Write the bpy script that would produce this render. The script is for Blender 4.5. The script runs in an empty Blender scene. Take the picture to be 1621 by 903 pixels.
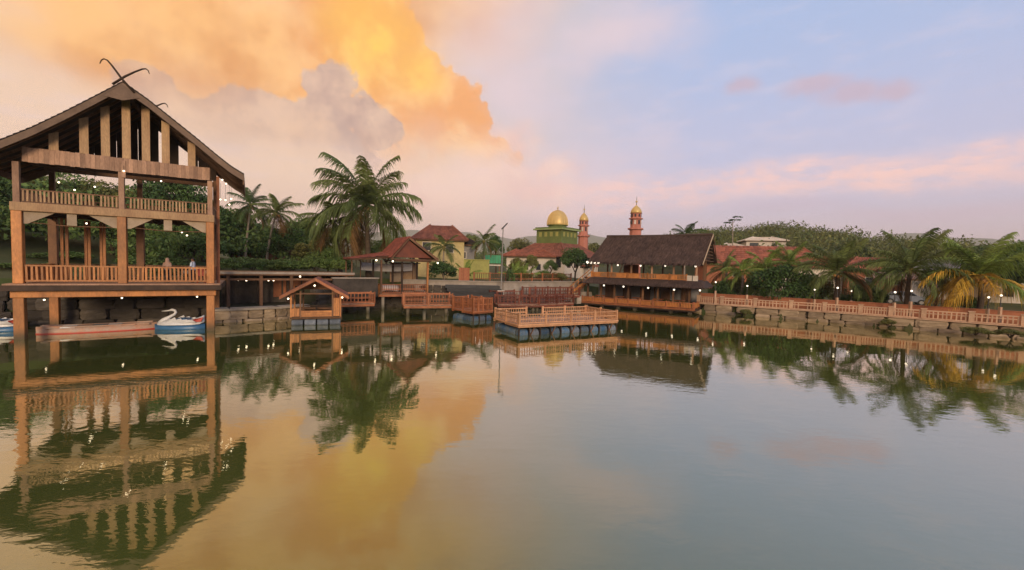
import bpy, math, random
import numpy as np
from mathutils import Vector, Matrix
random.seed(7); rng = np.random.default_rng(7)
S = bpy.context.scene
COL = S.collection
# ------------------------------------------------------------------ camera, sky, sun, exposure
CAM_H, FPX, PCX, PCY = 4.5, 680.0, 810.5, 451.5
TH, RO = math.atan(32.5/680), 0.027
c_f = Vector((0, math.cos(TH), -math.sin(TH)))
_r0, _u0 = Vector((1, 0, 0)), Vector((0, math.sin(TH), math.cos(TH)))
c_r = _r0*math.cos(RO) + _u0*math.sin(RO)
c_u = _u0*math.cos(RO) - _r0*math.sin(RO)
c_p = Vector((0, 0, CAM_H))
camd = bpy.data.cameras.new('camera'); cam = bpy.data.objects.new('camera', camd); COL.objects.link(cam)
camd.sensor_width = 36; camd.lens = 36*FPX/1621; camd.clip_start = 0.1; camd.clip_end = 20000
m = Matrix((c_r, c_u, -c_f)).transposed().to_4x4(); m.translation = c_p
cam.matrix_world = m
S.camera = cam
def ray(px, py): return c_f + c_r*((px-PCX)/FPX) + c_u*((PCY-py)/FPX)
def onz(px, py, z=0.0):            # survey helper: sight line meets a level
    d = ray(px, py); return c_p + d*((z-CAM_H)/d.z)
def atd(px, py, Y):                # survey helper: sight line meets a distance
    d = ray(px, py); return c_p + d*(Y/d.y)
def azel(px, py):
    d = ray(px, py).normalized(); return math.atan2(d.x, d.y), math.asin(d.z)

S.view_settings.view_transform = 'Standard'; S.view_settings.look = 'None'
S.view_settings.gamma = 1; S.view_settings.exposure = 0.10; S.view_settings.use_curve_mapping = False
S.render.engine = 'CYCLES'
S.cycles.use_denoising = True; S.cycles.use_adaptive_sampling = True; S.cycles.adaptive_threshold = .012; S.cycles.adaptive_min_samples = 16
S.cycles.max_bounces = 5; S.cycles.diffuse_bounces = 2; S.cycles.glossy_bounces = 3
S.cycles.transparent_max_bounces = 6; S.cycles.volume_bounces = 0
S.cycles.sample_clamp_indirect = 3.0; S.cycles.sample_clamp_direct = 20
S.cycles.caustics_reflective = False; S.cycles.caustics_refractive = False

SUN_AZ, SUN_EL = math.radians(168), math.radians(13)      # behind the camera, low
W = bpy.data.worlds.new('World'); S.world = W; W.use_nodes = True
W.cycles.sampling_method = 'MANUAL'; W.cycles.sample_map_resolution = 384
def build_sky():
    nt = W.node_tree; nt.nodes.clear()
    def lk(a, b): nt.links.new(a, b)
    def M(op, a, b=None, c=None):
        n = nt.nodes.new('ShaderNodeMath'); n.operation = op
        for i, v in enumerate((a, b, c)):
            if v is None: continue
            if isinstance(v, (int, float)): n.inputs[i].default_value = v
            else: lk(v, n.inputs[i])
        return n.outputs[0]
    def SM(v, lo, hi):                                   # smoothstep lo->0, hi->1
        n = nt.nodes.new('ShaderNodeMapRange'); n.interpolation_type = 'SMOOTHSTEP'
        lk(v, n.inputs[0]); a, b, x, y = lo, hi, 0.0, 1.0
        if lo > hi: a, b, x, y = hi, lo, 1.0, 0.0
        for i, q in enumerate((a, b, x, y)): n.inputs[i+1].default_value = q
        return n.outputs[0]
    def MIX(f, a, b):
        n = nt.nodes.new('ShaderNodeMix'); n.data_type = 'RGBA'
        for s, v in ((n.inputs[0], f), (n.inputs[6], a), (n.inputs[7], b)):
            if isinstance(v, (int, float)): s.default_value = v
            elif isinstance(v, tuple): s.default_value = (*v, 1)
            else: lk(v, s)
        return n.outputs[2]
    def C(r, g, b):
        f = lambda x: (x/255/12.92 if x/255 <= .04045 else ((x/255+.055)/1.055)**2.4)
        return (f(r), f(g), f(b))
    tc = nt.nodes.new('ShaderNodeTexCoord').outputs['Generated']
    sp = nt.nodes.new('ShaderNodeSeparateXYZ'); lk(tc, sp.inputs[0])
    az = M('ARCTAN2', sp.outputs[0], sp.outputs[1]); el = M('ARCSINE', sp.outputs[2])
    def NOISE(scale, detail, rough, stretch=(1, 1, 1), off=(0, 0, 0)):
        mp = nt.nodes.new('ShaderNodeMapping'); lk(tc, mp.inputs[0]); mp.inputs['Scale'].default_value = stretch
        mp.inputs['Location'].default_value = off
        n = nt.nodes.new('ShaderNodeTexNoise'); lk(mp.outputs[0], n.inputs['Vector'])
        n.inputs['Scale'].default_value = scale; n.inputs['Detail'].default_value = detail; n.inputs['Roughness'].default_value = rough
        return n
    def sepc(n):
        s = nt.nodes.new('ShaderNodeSeparateColor'); lk(n.outputs['Color'], s.inputs[0]); return s.outputs
    n1 = sepc(NOISE(6.5, 6, .6)); n1b = sepc(NOISE(6.5, 4, .6, (1, 1, 1), (-.16, 0, -.22))); n4 = sepc(NOISE(22, 4, .62, (1, 1, 1), (4, 4, 4)))
    n2 = sepc(NOISE(2.6, 4, .55, (1, 1, 1.6), (3, 1, 5))); n3 = sepc(NOISE(9, 4, .62, (1, 1, 4.0), (9, 2, 1)))
    relief = M('SUBTRACT', n1[2], n1b[2])                # which side of a billow faces the light
    lit = SM(M('MULTIPLY_ADD', M('SUBTRACT', n4[2], .5), .14, relief), -.16, .16)
    def warp(n, k, ke=None):
        ke = ke or k
        return (M('MULTIPLY_ADD', M('SUBTRACT', n[0], .5), k, az), M('MULTIPLY_ADD', M('SUBTRACT', n[1], .5), ke, el))
    def field(coords, blobs, sm=.25):
        out = None
        for (px, py, rx, ry) in blobs:
            a, e = azel(px, py); ca = math.cos(a)
            ra, re = rx/FPX*ca*ca, ry/FPX*ca
            dx = M('DIVIDE', M('SUBTRACT', coords[0], a), ra); dy = M('DIVIDE', M('SUBTRACT', coords[1], e), re)
            d = M('SQRT', M('ADD', M('MULTIPLY', dx, dx), M('MULTIPLY', dy, dy)))
            out = d if out is None else M('SMOOTH_MIN', out, d, sm)
        return out
    # clear air: a Nishita evening sky tinted by the afterglow, warm towards the left
    sky = nt.nodes.new('ShaderNodeTexSky'); sky.sky_type = 'NISHITA'; sky.sun_disc = False
    sky.sun_elevation = SUN_EL; sky.sun_rotation = SUN_AZ
    nis = nt.nodes.new('ShaderNodeMix'); nis.data_type = 'RGBA'; nis.blend_type = 'MULTIPLY'; nis.inputs[0].default_value = 1
    lk(sky.outputs[0], nis.inputs[6]); nis.inputs[7].default_value = (.09, .10, .11, 1)
    warm = M('MULTIPLY_ADD', M('COSINE', M('ADD', az, math.radians(75))), .5, .5)
    warm = SM(M('MULTIPLY_ADD', M('SUBTRACT', n2[2], .5), .25, warm), .40, .84)
    hi = MIX(warm, C(170, 188, 224), C(244, 206, 166))
    mid = MIX(warm, C(196, 194, 220), C(246, 206, 174))
    lo = MIX(warm, C(214, 188, 196), C(236, 192, 170))
    base = MIX(SM(el, .14, .48), MIX(SM(el, .03, .20), lo, mid), hi)
    base = MIX(.10, base, nis.outputs[2])
    # faint high wisps
    wis = SM(n3[0], .46, .72)
    base = MIX(M('MULTIPLY', wis, M('MULTIPLY', SM(el, .05, .2), .22)), base, C(226, 208, 218))
    # pale veil right of the big cloud
    w2 = warp(n2, .35)
    veil = SM(field(w2, [(760, 40, 130, 110), (820, 120, 90, 70), (1000, 50, 140, 50), (890, 290, 140, 50)]), 1.35, .1)
    base = MIX(M('MULTIPLY', veil, .62), base, C(226, 202, 206))
    # pink bands low on the right
    w3 = warp(n2, .22, .10)
    band = SM(field(w3, [(1250, 285, 260, 26), (1500, 268, 260, 28), (1640, 245, 200, 26), (980, 312, 170, 26), (1900, 235, 400, 40)]), 1.4, .3)
    band = M('MULTIPLY', band, M('MULTIPLY_ADD', SM(M('MULTIPLY_ADD', M('SUBTRACT', n4[2], .5), .5, n3[1]), .3, .7), .75, .2))
    base = MIX(band, base, C(250, 206, 196))
    low = SM(field(w3, [(1240, 325, 130, 14), (1500, 332, 240, 16)]), 1.3, .3)
    base = MIX(M('MULTIPLY', low, .4), base, C(204, 180, 194))
    # small grey-mauve cloud right of centre
    w4 = warp(n1, .12, .06)
    sm = SM(M('MULTIPLY_ADD', M('SUBTRACT', n4[0], .5), 1.0, field(w4, [(1175, 142, 36, 12), (1290, 140, 50, 15), (1350, 148, 60, 18), (1420, 142, 46, 18)])), 1.4, .2)
    base = MIX(M('MULTIPLY', sm, .72), base, C(196, 172, 186))
    # pinkish puffs low in the middle
    puff = SM(M('MULTIPLY_ADD', M('SUBTRACT', n4[1], .5), .8, field(warp(n1, .16, .12), [(880, 262, 46, 20), (800, 290, 120, 50), (700, 310, 170, 50), (780, 225, 70, 36)])), 1.3, .2)
    base = MIX(M('MULTIPLY', puff, .65), base, MIX(lit, C(238, 192, 178), C(252, 212, 192)))
    # the great lit cloud: soft body, then its golden right side
    soft = SM(M('MULTIPLY_ADD', M('SUBTRACT', n1[0], .5), .5, field(warp(n2, .36, .26), [(300, 30, 250, 125), (430, 80, 150, 95), (120, 20, 220, 85), (420, -140, 420, 150), (560, 60, 130, 110)])), 1.55, .15)
    bro = MIX(SM(M('MULTIPLY_ADD', relief, .8, n2[2]), .30, .68), C(222, 152, 88), C(252, 192, 122))
    base = MIX(M('MULTIPLY', soft, .95), base, bro)
    cf = field(warp(n1, .19, .16), [(560, 30, 95, 95), (610, 90, 72, 66), (655, 135, 56, 54), (715, 178, 66, 46), (690, 208, 92, 44), (500, 60, 110, 70), (450, 115, 90, 50), (600, 170, 90, 60), (690, 240, 120, 50), (520, -120, 150, 120)], .2)
    cf = M('MULTIPLY_ADD', M('SUBTRACT', n4[0], .5), .75, cf)
    crisp = M('MULTIPLY_ADD', SM(cf, 1.05, .93), .74, M('MULTIPLY', SM(cf, 1.25, .62), .26))
    fade = SM(M('MULTIPLY_ADD', M('SUBTRACT', n1[1], .5), .16, el), azel(640, 290)[1], azel(640, 165)[1])
    gold = SM(field(warp(n2, .2), [(600, 70, 80, 76), (560, 30, 60, 60), (660, 120, 50, 46)]), 1.45, .1)
    cc = MIX(lit, C(240, 164, 96), C(255, 200, 140))
    cc = MIX(M('MULTIPLY', gold, M('MULTIPLY_ADD', lit, .55, .42)), cc, C(255, 206, 84))
    bl = SM(az, azel(380, 80)[0], azel(560, 80)[0])
    base = MIX(M('MULTIPLY', M('MULTIPLY', crisp, M('MULTIPLY', fade, .95)), bl), base, cc)
    # shaded grey cumulus in front of it
    gf = field(warp(n1, .13, .11), [(518, 150, 46, 48), (556, 186, 44, 34), (490, 196, 70, 42), (430, 200, 70, 40), (365, 196, 70, 42), (300, 196, 80, 50), (235, 150, 70, 46), (590, 212, 40, 26), (450, 240, 160, 50)], .15)
    gf = M('MULTIPLY_ADD', M('SUBTRACT', n4[1], .5), .8, gf)
    grey = M('MULTIPLY', SM(gf, 1.05, .88), SM(M('MULTIPLY_ADD', M('SUBTRACT', n1[0], .5), .12, el), azel(500, 300)[1], azel(500, 180)[1]))
    gc = MIX(lit, C(182, 154, 146), C(224, 190, 168))
    ga = SM(az, azel(230, 180)[0], azel(500, 150)[0])
    base = MIX(M('MULTIPLY', grey, M('MULTIPLY_ADD', ga, .40, .50)), base, gc)
    bg = nt.nodes.new('ShaderNodeBackground'); lk(base, bg.inputs[0]); bg.inputs[1].default_value = 1.10
    out = nt.nodes.new('ShaderNodeOutputWorld'); lk(bg.outputs[0], out.inputs[0])
build_sky()
sund = bpy.data.lights.new('sun', 'SUN'); sund.energy = 3.0; sund.angle = math.radians(16); sund.color = (1, .76, .50)
sun = bpy.data.objects.new('sun', sund); COL.objects.link(sun)
sdir = Vector((math.sin(SUN_AZ)*math.cos(SUN_EL), math.cos(SUN_AZ)*math.cos(SUN_EL), math.sin(SUN_EL)))
sun.rotation_euler = (-sdir).to_track_quat('-Z', 'Y').to_euler(); sun.location = sdir*60

# ------------------------------------------------------------------ materials
def new_mat(name):
    m = bpy.data.materials.new(name); m.use_nodes = True
    nt = m.node_tree; return m, nt, nt.nodes['Principled BSDF']
def surf(name, c1, c2=None, rough=.7, scale=3, stretch=(1, 1, 1), objvar=.25, bump=.25, bscale=None, spec=.3, fine=.25, metal=0.0, island=0.0, stain=None):
    """two-tone weathered surface: large patches + fine grain + piece-to-piece variation"""
    m, nt, b = new_mat(name); c2 = c2 or tuple(x*.6 for x in c1)
    L = nt.links.new
    tc = nt.nodes.new('ShaderNodeTexCoord'); mp = nt.nodes.new('ShaderNodeMapping'); L(tc.outputs['Object'], mp.inputs[0]); mp.inputs['Scale'].default_value = stretch
    oi = nt.nodes.new('ShaderNodeObjectInfo')
    ad = nt.nodes.new('ShaderNodeVectorMath'); ad.operation = 'ADD'; L(mp.outputs[0], ad.inputs[0])
    sc = nt.nodes.new('ShaderNodeMath'); sc.operation = 'MULTIPLY'; L(oi.outputs['Random'], sc.inputs[0]); sc.inputs[1].default_value = 37; L(sc.outputs[0], ad.inputs[1])
    n = nt.nodes.new('ShaderNodeTexNoise'); L(ad.outputs[0], n.inputs['Vector']); n.inputs['Scale'].default_value = scale; n.inputs['Detail'].default_value = 6; n.inputs['Roughness'].default_value = .6
    g = nt.nodes.new('ShaderNodeTexNoise'); L(ad.outputs[0], g.inputs['Vector']); g.inputs['Scale'].default_value = bscale or scale*9; g.inputs['Detail'].default_value = 4
    mr = nt.nodes.new('ShaderNodeMapRange'); L(n.outputs[0], mr.inputs[0]); mr.inputs[1].default_value = .32; mr.inputs[2].default_value = .68
    mx = nt.nodes.new('ShaderNodeMix'); mx.data_type = 'RGBA'; L(mr.outputs[0], mx.inputs[0]); mx.inputs[6].default_value = (*c1, 1); mx.inputs[7].default_value = (*c2, 1)
    hv = nt.nodes.new('ShaderNodeHueSaturation'); L(mx.outputs[2], hv.inputs['Color'])
    v = nt.nodes.new('ShaderNodeMath'); v.operation = 'MULTIPLY_ADD'
    if island > 0:
        ge = nt.nodes.new('ShaderNodeNewGeometry'); L(ge.outputs['Random Per Island'], v.inputs[0]); v.inputs[1].default_value = 2*island; v.inputs[2].default_value = 1-island
    else:
        L(oi.outputs['Random'], v.inputs[0]); v.inputs[1].default_value = 2*objvar; v.inputs[2].default_value = 1-objvar
    f = nt.nodes.new('ShaderNodeMath'); f.operation = 'MULTIPLY_ADD'; L(g.outputs[0], f.inputs[0]); f.inputs[1].default_value = 2*fine; f.inputs[2].default_value = 1-fine
    vv = nt.nodes.new('ShaderNodeMath'); vv.operation = 'MULTIPLY'; L(v.outputs[0], vv.inputs[0]); L(f.outputs[0], vv.inputs[1]); L(vv.outputs[0], hv.inputs['Value'])
    fin = hv.outputs[0]
    if stain:                                            # waterline algae and damp on piles, ragged upper edge
        sz = nt.nodes.new('ShaderNodeSeparateXYZ'); L(tc.outputs['Object'], sz.inputs[0])
        jz = nt.nodes.new('ShaderNodeMath'); jz.operation = 'MULTIPLY_ADD'; L(g.outputs[0], jz.inputs[0]); jz.inputs[1].default_value = -.5; L(sz.outputs[2], jz.inputs[2])
        sr_ = nt.nodes.new('ShaderNodeMapRange'); L(jz.outputs[0], sr_.inputs[0]); sr_.inputs[1].default_value = stain-.25; sr_.inputs[2].default_value = stain+.25; sr_.inputs[3].default_value = .85; sr_.inputs[4].default_value = 0
        sx_ = nt.nodes.new('ShaderNodeMix'); sx_.data_type = 'RGBA'; L(sr_.outputs[0], sx_.inputs[0]); L(fin, sx_.inputs[6]); sx_.inputs[7].default_value = (.05, .045, .02, 1); fin = sx_.outputs[2]
    L(fin, b.inputs['Base Color'])
    b.inputs['Roughness'].default_value = rough; b.inputs['Specular IOR Level'].default_value = spec; b.inputs['Metallic'].default_value = metal
    if bump:
        bp = nt.nodes.new('ShaderNodeBump'); bp.inputs['Strength'].default_value = bump; bp.inputs['Distance'].default_value = .03
        L(g.outputs[0], bp.inputs['Height']); L(bp.outputs[0], b.inputs['Normal'])
    return m
def leafmat(name, c1, c2, isl=.45, sc=.9):
    m = surf(name, c1, c2, rough=.6, scale=sc, objvar=.2, bump=0, spec=.25, island=isl, fine=.1)
    nt = m.node_tree; b = nt.nodes['Principled BSDF']; out = [n for n in nt.nodes if n.type == 'OUTPUT_MATERIAL'][0]
    tr = nt.nodes.new('ShaderNodeBsdfTranslucent'); nt.links.new(b.inputs['Base Color'].links[0].from_socket, tr.inputs[0])
    ms = nt.nodes.new('ShaderNodeMixShader'); ms.inputs[0].default_value = .25
    nt.links.new(b.outputs[0], ms.inputs[1]); nt.links.new(tr.outputs[0], ms.inputs[2]); nt.links.new(ms.outputs[0], out.inputs[0])
    return m
def emit(name, c, s):
    m, nt, b = new_mat(name); b.inputs['Base Color'].default_value = (*c, 1); b.inputs['Emission Color'].default_value = (*c, 1); b.inputs['Emission Strength'].default_value = s
    return m
MT = dict(
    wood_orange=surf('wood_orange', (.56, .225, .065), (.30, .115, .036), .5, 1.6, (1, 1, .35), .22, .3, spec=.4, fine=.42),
    wood_rust=surf('wood_rust', (.42, .155, .065), (.25, .085, .038), .55, 1.6, (1, 1, .5), .3, .3, fine=.42),
    wood_stilt=surf('wood_stilt', (.50, .205, .065), (.28, .115, .04), .55, 1.3, (1, 1, .35), .2, .35, spec=.4, fine=.4, stain=.12),
    pile_concrete=surf('pile_concrete', (.34, .29, .24), (.22, .19, .15), .8, 1.2, objvar=.15, bump=.35, stain=.10),
    wood_wine=surf('wood_wine', (.20, .058, .032), (.11, .035, .022), .6, 1.6, (1, 1, .5), .35, .3),
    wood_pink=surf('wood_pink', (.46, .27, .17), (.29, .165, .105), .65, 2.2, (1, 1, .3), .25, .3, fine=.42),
    wood_tan=surf('wood_tan', (.46, .29, .15), (.33, .19, .10), .65, 2.5, (1, 1, .25), .18, .3, fine=.42),
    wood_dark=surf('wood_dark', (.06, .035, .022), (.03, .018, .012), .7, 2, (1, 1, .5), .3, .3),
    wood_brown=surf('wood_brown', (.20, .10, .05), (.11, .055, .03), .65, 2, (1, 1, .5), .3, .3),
    barge=surf('bargeboard', (.21, .135, .09), (.13, .082, .055), .7, 1.5, objvar=.1),
    pale_panel=surf('pale_panel', (.42, .32, .22), (.33, .24, .16), .7, 3, objvar=.1),
    roof_dark=surf('roof_dark', (.055, .042, .035), (.03, .023, .02), .85, 1.2, objvar=.1, bump=.5),
    thatch=surf('thatch', (.115, .072, .058), (.055, .036, .032), .95, 1.1, (1, 1, 1), .1, .5, island=.5),
    thatch_base=surf('thatch_base', (.085, .055, .045), (.045, .03, .026), .95, 1.4, bump=.6, objvar=.0),
    tile_red=surf('tile_red', (.27, .075, .045), (.16, .05, .034), .75, 1.0, objvar=.05, bump=.2, island=.3),
    tile_brown=surf('tile_brown', (.26, .095, .06), (.16, .06, .042), .8, .7, objvar=.05, bump=.2, island=.25),
    tile_rust=surf('tile_rust', (.31, .10, .055), (.19, .065, .04), .8, .7, objvar=.05, bump=.2, island=.3),
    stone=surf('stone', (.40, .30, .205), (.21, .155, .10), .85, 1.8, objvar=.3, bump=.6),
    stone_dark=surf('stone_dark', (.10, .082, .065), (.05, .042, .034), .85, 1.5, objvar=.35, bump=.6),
    concrete=surf('concrete', (.38, .32, .26), (.25, .21, .17), .8, 1.2, objvar=.12, bump=.3),
    concrete_peach=surf('concrete_peach', (.60, .40, .27), (.44, .27, .175), .75, 1.6, objvar=.15, bump=.25),
    asphalt=surf('asphalt', (.06, .058, .055), (.04, .039, .038), .8, 1.5, objvar=.3, bump=.3),
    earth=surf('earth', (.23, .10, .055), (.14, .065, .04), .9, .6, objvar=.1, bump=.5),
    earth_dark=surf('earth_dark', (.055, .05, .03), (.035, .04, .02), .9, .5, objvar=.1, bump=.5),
    plaster_yellow=surf('plaster_yellow', (.55, .44, .20), (.42, .33, .16), .8, .6, objvar=.05, bump=.1),
    plaster_white=surf('plaster_white', (.68, .60, .52), (.52, .45, .38), .8, .6, objvar=.05, bump=.1),
    plaster_olive=surf('plaster_olive', (.36, .34, .10), (.26, .25, .08), .8, .6, objvar=.05, bump=.1),
    plaster_grey=surf('plaster_grey', (.27, .26, .26), (.19, .18, .18), .8, .6, objvar=.05, bump=.1),
    plaster_terracotta=surf('plaster_terracotta', (.42, .16, .085), (.31, .115, .06), .85, .5, objvar=.08, bump=.2),
    minaret=surf('minaret_pink', (.50, .20, .145), (.40, .15, .105), .75, .8, objvar=.08, bump=.1),
    gold=surf('gold_dome', (.66, .46, .17), (.54, .36, .12), .42, .8, objvar=.03, bump=.05, spec=.5, metal=.2),
    green_paint=surf('green_paint', (.15, .19, .055), (.11, .14, .04), .6, .8, objvar=.05, bump=.1),
    green_trim=surf('green_trim', (.30, .36, .15), (.22, .28, .11), .6, .8, objvar=.05, bump=.1),
    green_awning=surf('green_awning', (.06, .32, .16), (.04, .24, .12), .6, .8, objvar=.05, bump=.1),
    glass=surf('window_glass', (.03, .035, .04), (.02, .022, .025), .15, 1, objvar=.2, bump=0, spec=.6),
    barrel_blue=surf('barrel_blue', (.04, .11, .21), (.13, .14, .13), .55, 2.6, objvar=.5, bump=.2, fine=.4),
    barrel_grey=surf('barrel_grey', (.20, .22, .25), (.10, .12, .15), .6, 2.0, objvar=.35, bump=.15),
    white=surf('white_gloss', (.78, .76, .74), (.66, .64, .62), .35, 1.5, objvar=.05, bump=.03, spec=.5),
    cloth_white=surf('cloth_white', (.75, .70, .66), (.62, .58, .55), .8, 2, objvar=.05, bump=.2),
    boat_blue=surf('boat_blue', (.05, .17, .33), (.04, .12, .24), .35, 1.5, objvar=.05, bump=.03, spec=.5),
    boat_red=surf('boat_red', (.55, .07, .035), (.45, .05, .03), .4, 1.5, objvar=.05, bump=.03, spec=.5),
    boat_orange=surf('boat_orange', (.52, .25, .14), (.42, .34, .27), .5, 1.4, objvar=.1, bump=.1, spec=.4),
    trunk_pale=surf('trunk_pale', (.34, .28, .22), (.22, .18, .14), .9, 2, (1, 1, 3), .15, .5),
    trunk=surf('trunk_bark', (.10, .07, .045), (.06, .042, .028), .9, 2, (1, 1, 2), .2, .6),
    rachis=surf('rachis', (.22, .20, .06), (.17, .13, .05), .6, 2, objvar=.2, bump=0),
    metal_dark=surf('metal_dark', (.05, .05, .055), (.035, .035, .04), .5, 3, objvar=.1, bump=.05, metal=.5),
    metal_pole=surf('metal_pole', (.32, .30, .28), (.24, .22, .2), .5, 3, objvar=.1, bump=.05, metal=.3),
    car_paint=surf('car_paint', (.24, .26, .32), (.20, .22, .27), .25, 1, objvar=.03, bump=0, spec=.6),
    rubber=surf('rubber', (.02, .02, .02), (.03, .03, .03), .8, 3, objvar=.1, bump=.1),
    skin=surf('skin', (.36, .19, .12), (.33, .17, .11), .6, 3, objvar=.05, bump=0),
    hair=surf('hair', (.015, .012, .01), (.02, .015, .012), .6, 8, objvar=.05, bump=.2),
    beige_cloth=surf('beige_cloth', (.42, .26, .18), (.34, .20, .14), .85, 4, objvar=.05, bump=.2),
    blue_cloth=surf('blue_cloth', (.55, .60, .70), (.46, .52, .62), .85, 4, objvar=.05, bump=.2),
    dark_cloth=surf('dark_cloth', (.03, .03, .04), (.02, .02, .03), .85, 4, objvar=.05, bump=.2),
    red_cloth=surf('red_cloth', (.50, .03, .025), (.4, .02, .02), .8, 4, objvar=.05, bump=.2),
    coconut=surf('coconut', (.30, .12, .05), (.40, .20, .06), .7, 3, objvar=.3, bump=.1),
    bulb=emit('bulb_glow', (1, .80, .55), 4.0),
    globe=emit('globe_glow', (1, .86, .68), 2.0),
    leaf_dark=leafmat('leaf_dark', (0.090, 0.155, 0.044), (0.049, 0.098, 0.031)),
    leaf_mid=leafmat('leaf_mid', (0.185, 0.255, 0.070), (0.081, 0.150, 0.041)),
    leaf_bright=leafmat('leaf_bright', (.072, .135, .034), (.045, .090, .024)),
    leaf_olive=leafmat('leaf_olive', (0.229, 0.223, 0.067), (0.133, 0.150, 0.048)),
    leaf_far=leafmat('leaf_far', (.20, .20, .065), (.060, .105, .038), .4, .16),
    palm_green=leafmat('palm_green', (0.174, 0.204, 0.060), (0.093, 0.135, 0.041)),
    palm_dark=leafmat('palm_dark', (0.098, 0.155, 0.050), (0.062, 0.102, 0.035)),
    palm_lime=leafmat('palm_lime', (0.242, 0.322, 0.07), (0.151, 0.222, 0.051)),
    palm_yellow=leafmat('palm_yellow', (.72, .44, .06), (.48, .32, .05)),
    palm_dry=leafmat('palm_dry', (.22, .12, .04), (.14, .08, .03)),
)
def water_mat():
    m, nt, b = new_mat('pond_water'); L = nt.links.new
    b.inputs['Roughness'].default_value = .5; b.inputs['Specular IOR Level'].default_value = 0
    gl = nt.nodes.new('ShaderNodeBsdfGlossy'); gl.inputs['Roughness'].default_value = .02; gl.inputs['Color'].default_value = (.97, .94, .83, 1)
    lw = nt.nodes.new('ShaderNodeLayerWeight'); lw.inputs['Blend'].default_value = .5
    pw = nt.nodes.new('ShaderNodeMath'); pw.operation = 'POWER'; L(lw.outputs['Facing'], pw.inputs[0]); pw.inputs[1].default_value = 1.85
    fr = nt.nodes.new('ShaderNodeMath'); fr.operation = 'MULTIPLY_ADD'; L(pw.outputs[0], fr.inputs[0]); fr.inputs[1].default_value = .93; fr.inputs[2].default_value = .05
    ms = nt.nodes.new('ShaderNodeMixShader'); L(fr.outputs[0], ms.inputs[0]); L(b.outputs[0], ms.inputs[1]); L(gl.outputs[0], ms.inputs[2])
    L(ms.outputs[0], [n for n in nt.nodes if n.type == 'OUTPUT_MATERIAL'][0].inputs[0])
    tc = nt.nodes.new('ShaderNodeTexCoord')
    n0 = nt.nodes.new('ShaderNodeTexNoise'); L(tc.outputs['Object'], n0.inputs['Vector']); n0.inputs['Scale'].default_value = .06; n0.inputs['Detail'].default_value = 3
    mx = nt.nodes.new('ShaderNodeMix'); mx.data_type = 'RGBA'; L(n0.outputs[0], mx.inputs[0]); mx.inputs[6].default_value = (.078, .100, .020, 1); mx.inputs[7].default_value = (.092, .110, .030, 1)
    L(mx.outputs[2], b.inputs['Base Color'])
    prev = None
    for sc, st, di, stretch, rot in ((.55, .5, .010, (1, 1.6, 1), .3), (2.3, .5, .0050, (1, 1.9, 1), -.2), (8, .35, .0013, (1, 1.5, 1), .5)):
        mp = nt.nodes.new('ShaderNodeMapping'); L(tc.outputs['Object'], mp.inputs[0]); mp.inputs['Scale'].default_value = stretch; mp.inputs['Rotation'].default_value = (0, 0, rot)
        n = nt.nodes.new('ShaderNodeTexNoise'); L(mp.outputs[0], n.inputs['Vector']); n.inputs['Scale'].default_value = sc; n.inputs['Detail'].default_value = 2.5; n.inputs['Distortion'].default_value = .6
        bp = nt.nodes.new('ShaderNodeBump'); bp.inputs['Strength'].default_value = st; bp.inputs['Distance'].default_value = di; L(n.outputs[0], bp.inputs['Height'])
        if sc > 1:
            pm = nt.nodes.new('ShaderNodeMapRange'); L(n0.outputs[0], pm.inputs[0]); pm.inputs[1].default_value = .35; pm.inputs[2].default_value = .62; pm.inputs[3].default_value = st*.25; pm.inputs[4].default_value = st*1.3; L(pm.outputs[0], bp.inputs['Strength'])
        if prev is not None: L(prev, bp.inputs['Normal'])
        prev = bp.outputs[0]
    L(prev, gl.inputs['Normal']); L(prev, lw.inputs['Normal'])
    return m
MT['water'] = water_mat()

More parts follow.
